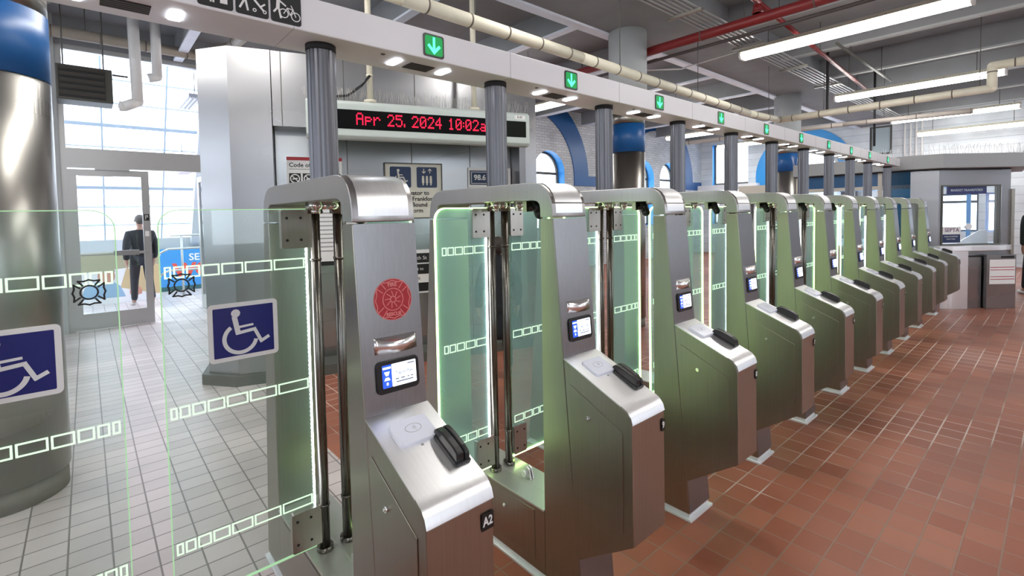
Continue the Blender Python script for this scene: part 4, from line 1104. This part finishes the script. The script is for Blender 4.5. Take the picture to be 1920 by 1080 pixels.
mb = MB(); mb.cyl(Tbt @ Vector((.47, 1.28, -.02)), Tbt @ Vector((.47, 1.28, .02)), .05, 18); mb.build('speak_hole', STEEL_BR, bt)
mb = MB(); n_ = 12
cp = [(-.05, -.03)]+[(LB/2-LB/2*1.04*math.cos(PI*i/n_), .13*math.sin(PI*i/n_)) for i in range(n_+1)]+[(LB+.05, -.03)]
mb.prism([(a, b) for a, b in cp], .905, .985, 'Z', fr((0, 0, 0), Wb, Nb, (0, 0, 1)))
mb.build('counter_shelf', STEEL_BR, bt, .006)
mb = MB(); cp = [(0, -.01)]+[(.2-.2*math.cos(PI/2*i/8), .09*math.sin(PI/2*i/8)) for i in range(9)]+[(.40, .09), (.40, -.01)]
mb.prism(cp, 0, .905, 'Z', fr((0, 0, 0), Wb, Nb, (0, 0, 1))); mb.build('curved_cabinet', STEEL_BR, bt)
mb = MB(); mb.box(.405, .42, 0, .85, .0, .03, Tbt); mb.box(.405, .64, .80, .82, .0, .04, Tbt); mb.build('cabinet_gap', BLACKM, bt)
mb = MB(); mb.box(.43, .64, 0, .80, 0, .06, Tbt); mb.build('middle_door', SHEET2, bt)
MB().box(.66, 1.12, .0, .84, 0, .13, Tbt).build('brochure_box', SHEET2, bt, .006)
mb = MB(); mb.mat(0).box(.70, 1.10, .385, .765, .13, .134, Tbt); mb.mat(1).box(.71, 1.09, .64, .65, .134, .136, Tbt); mb.box(.71, 1.09, .60, .61, .134, .136, Tbt); mb.box(.71, 1.09, .495, .505, .134, .136, Tbt); mb.box(.71, 1.09, .455, .465, .134, .136, Tbt)
mb.build('notice_papers', [PAPER, REDINK], bt)
MB().box(.88, 1.08, .785, .82, .13, .137, Tbt).build('black_slot', INK, bt)
# blue vertical sign on the cabinet
mb = MB(); mb.box(-.02, .05, .44, .84, .08, .084, Tbt @ Matrix.Rotation(0, 4, 'Y')); ob = mb.build('blue_strip_sign', SIGNB, bt)
Tv = Tbt @ Matrix.Translation((.015, .64, .085)) @ Matrix.Rotation(-PI/2, 4, 'Z')
text('Tickets', .055, PAPER, Tv, bt, 'strip_lettering')
# right jamb and side
mb = MB(); wallseg(mb, foot[3], foot[4], 0, 2.17); mb.build('east_wall', SHEET_DK, bt)
mb = MB(); mb.box(LB-.0, LB+.05, 0, 1.86, -.06, .02, Tbt); mb.build('corner_trim', STEEL, bt)
# west face: blue panels and trim
mb = MB(); a, b = Vector(foot[0]), Vector(foot[1])
wallseg(mb, foot[0], foot[1], 0, .9); mb.build('west_base_panel', SHEET_DK, bt)
mb = MB(); wallseg(mb, foot[0], foot[1], 1.96, 2.17); mb.build('blue_transom', P('booth_blue', (.02, .09, .22), .3), bt)
mb = MB(); wallseg(mb, foot[0], foot[1], 1.90, 1.96, .06); wallseg(mb, foot[0], foot[1], .88, .94, .07)
d = (b-a)
for q in (0, .28, .52, .76): 
    p_ = a+d*q; mb.box(p_.x-.02, p_.x+.05, p_.y-.03, p_.y+.03, .9, 2.17)
mb.build('west_trim', P('beige_trim', (.55, .52, .46), .5), bt)
mb = MB(); p_ = a+d*.80; wallseg(mb, a+d*.80, b, .94, 2.17, .055); mb.build('blue_corner_panel', P('booth_blue_panel', (.025, .13, .27), .3), bt)
mb = MB(); wallseg(mb, foot[0], a+d*.8, .94, 1.90, .012); mb.build('west_window', GLASSB, bt)
# roof
def expand(pts, e):
    c_ = Vector((1.1, .5)); return [tuple(Vector(p)+(Vector(p)-c_).normalized()*e) for p in pts]
rf = [(-.12, 2.05), (-.18, .30), (-.13, -.06), (.86, -.92), (2.4, -.80), (2.4, 2.05)]
mb = MB(); mb.prism(rf, 2.19, 2.41, 'Z'); mb.build('roof_fascia', P('roof_grey', (.34, .35, .36), .55, .2), bt, .01)
mb = MB(); mb.prism(expand(foot, -.0), 2.16, 2.19, 'Z'); mb.build('shadow_gap', BLACKM, bt)
def rfp(t_):
    pts = [Vector((-.10, 2.05, 2.41)), Vector((-.16, .30, 2.41)), Vector((-.11, -.06, 2.41)), Vector((.86, -.90, 2.41)), Vector((2.4, -.78, 2.41))]
    Ls = [(b-a).length for a, b in zip(pts[:-1], pts[1:])]; s = t_*sum(Ls)*.9999
    for (a, b, l) in zip(pts[:-1], pts[1:], Ls):
        if s <= l: return a.lerp(b, s/l)
        s -= l
    return pts[-1]
spikes(bt, rfp, 190, .14, .0028, mat=P('spike_white', (.85, .87, .9), .5))
# interior
mb = MB(); mb.box(.06, 2.24, 1.9, 1.94, 0, 2.16); mb.box(2.2, 2.24, -.6, 1.9, 0, .95); mb.build('interior_wall', P('booth_inside', (.66, .74, .82), .6), bt)
mb = MB()
for y_ in (-.62, -.13, .62, 1.2): mb.box(2.18, 2.24, y_-.03, y_+.03, .95, 2.16)
mb.box(2.18, 2.24, -.62, 1.9, 1.95, 2.16); mb.build('interior_blue_frame', P('inside_blue', (.04, .13, .27), .4), bt)
mb = MB(); mb.box(.2, 1.9, .1, .6, .74, .78); mb.box(.25, .3, .15, .55, 0, .74); mb.box(1.8, 1.85, .15, .55, 0, .74); mb.build('desk', PAPER, bt)
mb = MB(); mb.prism([(.42, 1.0), (.95, 1.0), (.93, 1.22), (.78, 1.20)], -.16, -.15, 'Z', Tbt); mb.build('white_papers', PAPER, bt)
mb = MB(); mb.box(.16, .80, 1.79, 1.915, -.045, -.040, Tbt); mb.build('route_sign', SIGNB, bt)
text('MARKET FRANKFORD', .052, PAPER, Tbt @ Matrix.Translation((.48, 1.85, -.038)), bt, 'route_lettering', bold=.0006)
mb = MB(); mb.box(.06, .38, 1.02, 1.28, -.022, -.020, Tbt); mb.build('window_notice', PAPER, bt)
text('SEPTA', .085, P('notice_purple', (.12, .03, .12), .5), Tbt @ Matrix.Translation((.235, 1.225, -.019)), bt, 'notice_lettering', bold=.001)
mb = MB(); mb.box(.075, .37, 1.03, 1.16, -.0195, -.018, Tbt); mb.build('notice_banner', SIGNN, bt)
text('CASH ACCEPTED', .028, PAPER, Tbt @ Matrix.Translation((.222, 1.125, -.0175)), bt, 'banner_lettering'); text('EXACT FARE', .024, PAPER, Tbt @ Matrix.Translation((.222, 1.085, -.0175)), bt, 'banner_lettering')
MB().box(.4, 2.0, .2, 1.4, 2.10, 2.13).build('booth_fill', E('booth_fill_glow', (.9, .95, 1.0), 9.0), bt)  # unseen glowing panel added to brighten the booth interior

# low darker shops wall seen under the transom beyond: service counter
t = thing('ticket_counter', 'low beige and dark counter beyond the gates near the end wall', 'counter', (14.6, 3.4, 0))
MB().box(0, .5, 0, 3.0, 0, 2.05).build('counter_body', P('counter_dark', (.06, .055, .06), .5), t)
MB().box(-.03, .53, -.03, 3.03, 2.05, 2.3).build('counter_fascia', P('counter_beige', (.50, .46, .40), .5), t)
for i in range(3): MB().box(-.02, 0, .3+i*.95, .62+i*.95, .9, 1.95).build('counter_panel', P('counter_cream', (.62, .57, .50), .5), t)

# ================================================================== PEOPLE
def skin(name, joints, edges, root, mat, parent, sub=2):
    me = bpy.data.meshes.new(name); ks = list(joints)
    me.from_pydata([joints[k][0] for k in ks], [(ks.index(a), ks.index(b)) for a, b in edges], [])
    o = bpy.data.objects.new(name, me); col.objects.link(o); o.parent = parent
    me.materials.append(mat)
    md = o.modifiers.new('skin', 'SKIN'); md.use_smooth_shade = True
    for i, k in enumerate(ks):
        r = joints[k][1]; sv = me.skin_vertices[0].data[i]; sv.radius = r if isinstance(r, tuple) else (r, r); sv.use_root = (k == root)
    sb = o.modifiers.new('sub', 'SUBSURF'); sb.levels = 1; sb.render_levels = sub
    return o
def person(label, loc, rz, h, top, trousers, stride, arm=.05, hair=(.03, .02, .015), shoe=(.7, .7, .7), long_coat=False):
    t = thing('person', label, 'person', loc, rz=rz); k = h/1.75
    def V(x_, y_, z_): return (x_*k, y_*k, z_*k)
    SK = P('skin', (.42, .25, .18), .55)
    s = stride
    J = {'pel': (V(0, 0, .95), .115*k), 'waist': (V(0, 0, 1.12), (.125*k, .095*k)), 'chest': (V(0, .01, 1.33), (.15*k, .105*k)), 'neck0': (V(0, 0, 1.46), .06*k), 'neck1': (V(0, .01, 1.53), .048*k), 'jaw': (V(0, .03, 1.58), (.058*k, .066*k)), 'head': (V(0, .02, 1.66), (.074*k, .09*k)), 'crown': (V(0, .01, 1.72), (.055*k, .066*k))}
    E_ = [('pel', 'waist'), ('waist', 'chest'), ('chest', 'neck0'), ('neck0', 'neck1'), ('neck1', 'jaw'), ('jaw', 'head'), ('head', 'crown')]
    for n_, sx, dy in (('l', -1, s), ('r', 1, -s)):
        J['hip'+n_] = (V(sx*.095, 0, .90), .088*k); J['knee'+n_] = (V(sx*.10, dy*.45+.03, .50), .056*k); J['ank'+n_] = (V(sx*.10, dy*1.0-(.05 if dy < 0 else 0), .09+(.05 if dy < 0 else 0)), .038*k); J['toe'+n_] = (V(sx*.11, dy*1.0+.15-(.05 if dy < 0 else 0), .035), (.042*k, .03*k))
        J['sho'+n_] = (V(sx*.19, 0, 1.40), .055*k); J['elb'+n_] = (V(sx*.25, -dy*.4-.02, 1.13), .042*k); J['wri'+n_] = (V(sx*.25, -dy*.7+arm, .90), .028*k); J['palm'+n_] = (V(sx*.245, -dy*.7+arm+.02, .83), (.022*k, .038*k))
        E_ += [('pel', 'hip'+n_), ('hip'+n_, 'knee'+n_), ('knee'+n_, 'ank'+n_), ('ank'+n_, 'toe'+n_), ('chest', 'sho'+n_), ('sho'+n_, 'elb'+n_), ('elb'+n_, 'wri'+n_), ('wri'+n_, 'palm'+n_)]
        px0, py0, pz0 = J['palm'+n_][0]
        for fi in range(4):
            a_ = (px0, py0+(-.026+fi*.017)*k, pz0-.035*k); b_ = (px0-sx*.008*k, py0+(-.028+fi*.018)*k, pz0-(.075+(.012 if fi in (1, 2) else 0))*k)
            J['f%s%d' % (n_, fi)] = (a_, .009*k); J['g%s%d' % (n_, fi)] = (b_, .007*k)
            E_ += [('palm'+n_, 'f%s%d' % (n_, fi)), ('f%s%d' % (n_, fi), 'g%s%d' % (n_, fi))]
        J['t'+n_] = ((px0-sx*.01*k, py0+.04*k, pz0-.02*k), .009*k); J['u'+n_] = ((px0-sx*.015*k, py0+.05*k, pz0-.05*k), .008*k)
        E_ += [('palm'+n_, 't'+n_), ('t'+n_, 'u'+n_)]
    body = skin('body', J, E_, 'pel', SK, t)
    def sub(keys, grow, mat, name, extra=None, root=None):
        JJ = {}
        for q in keys:
            r = J[q][1]; r = (r[0]+grow, r[1]+grow) if isinstance(r, tuple) else r+grow
            JJ[q] = (J[q][0], r)
        if extra: JJ.update(extra)
        ee = [e for e in E_ if e[0] in JJ and e[1] in JJ]
        return JJ, ee
    JJ, ee = sub(['pel', 'waist', 'chest', 'neck0', 'shol', 'elbl', 'wril', 'shor', 'elbr', 'wrir'], .022*k, None, '')
    JJ['pel'] = (V(0, 0, .88 if not long_coat else .80), (.15*k, .125*k)); JJ['waist'] = (V(0, 0, 1.12), (.155*k, .12*k)); JJ['chest'] = (V(0, 0, 1.33), (.175*k, .13*k)); JJ['neck0'] = (V(0, 0, 1.48), .072*k)
    if long_coat: JJ['hem'] = (V(0, 0, .48), (.20*k, .16*k)); ee.append(('pel', 'hem'))
    if long_coat: JJ['collar'] = (V(0, .015, 1.58), .075*k); ee.append(('neck0', 'collar'))
    skin('jacket', JJ, ee, 'waist', P('jacket_cloth', top, .8, noise=.2), t)
    JJ, ee = sub(['pel', 'hipl', 'kneel', 'ankl', 'hipr', 'kneer', 'ankr'], .016*k, None, '')
    skin('trousers', JJ, ee, 'pel', P('trouser_cloth', trousers, .85, noise=.2), t)
    for n_ in 'lr':
        JJ, ee = sub(['ank'+n_, 'toe'+n_], .014*k, None, ''); JJ['ank'+n_] = ((JJ['ank'+n_][0][0], JJ['ank'+n_][0][1], .05*k if s*(1 if n_ == 'l' else -1) >= 0 else JJ['ank'+n_][0][2]-.03*k), .045*k)
        skin('shoe', JJ, ee, 'ank'+n_, P('shoe_leather', shoe, .5), t)
    mb = MB(); mb.sphere((0, -.012*k, 1.675*k), (.115 if long_coat else .098)*k, sc=(.86, 1.0, .98)); mb.build('hair', P('hair', hair, .7), t)
    mb = MB()
    for sx in (-1, 1): mb.mat(0).sphere((sx*.032*k, .103*k, 1.655*k), .011*k)
    mb.mat(1).sphere((0, .118*k, 1.625*k), .014*k, sc=(.8, 1.2, 1.5)); mb.box(-.022*k, .022*k, .092*k, .099*k, 1.578*k, 1.585*k)
    for sx in (-1, 1): mb.sphere((sx*.082*k, .015*k, 1.64*k), .020*k, sc=(.4, .8, 1.3))
    mb.build('face', [INK, SK], t)
    return t
person('person in dark jacket walking away outside beyond the left glass door', (.76, 11.45, 0), math.radians(10), 1.70, (.012, .014, .018), (.02, .022, .03), .17, hair=(.10, .09, .08), shoe=(.5, .48, .46))
person('short person in a long black coat standing behind the gate marked 9', (2.98, 3.62, 0), math.radians(-30), 1.36, (.008, .009, .014), (.01, .01, .012), .03, long_coat=True, shoe=(.02, .02, .02))
person('person in dark clothes and white shoes at the right edge behind the booth', (12.52, .30, 0), math.radians(-60), 1.72, (.02, .03, .03), (.012, .012, .014), .16, shoe=(.8, .8, .8))
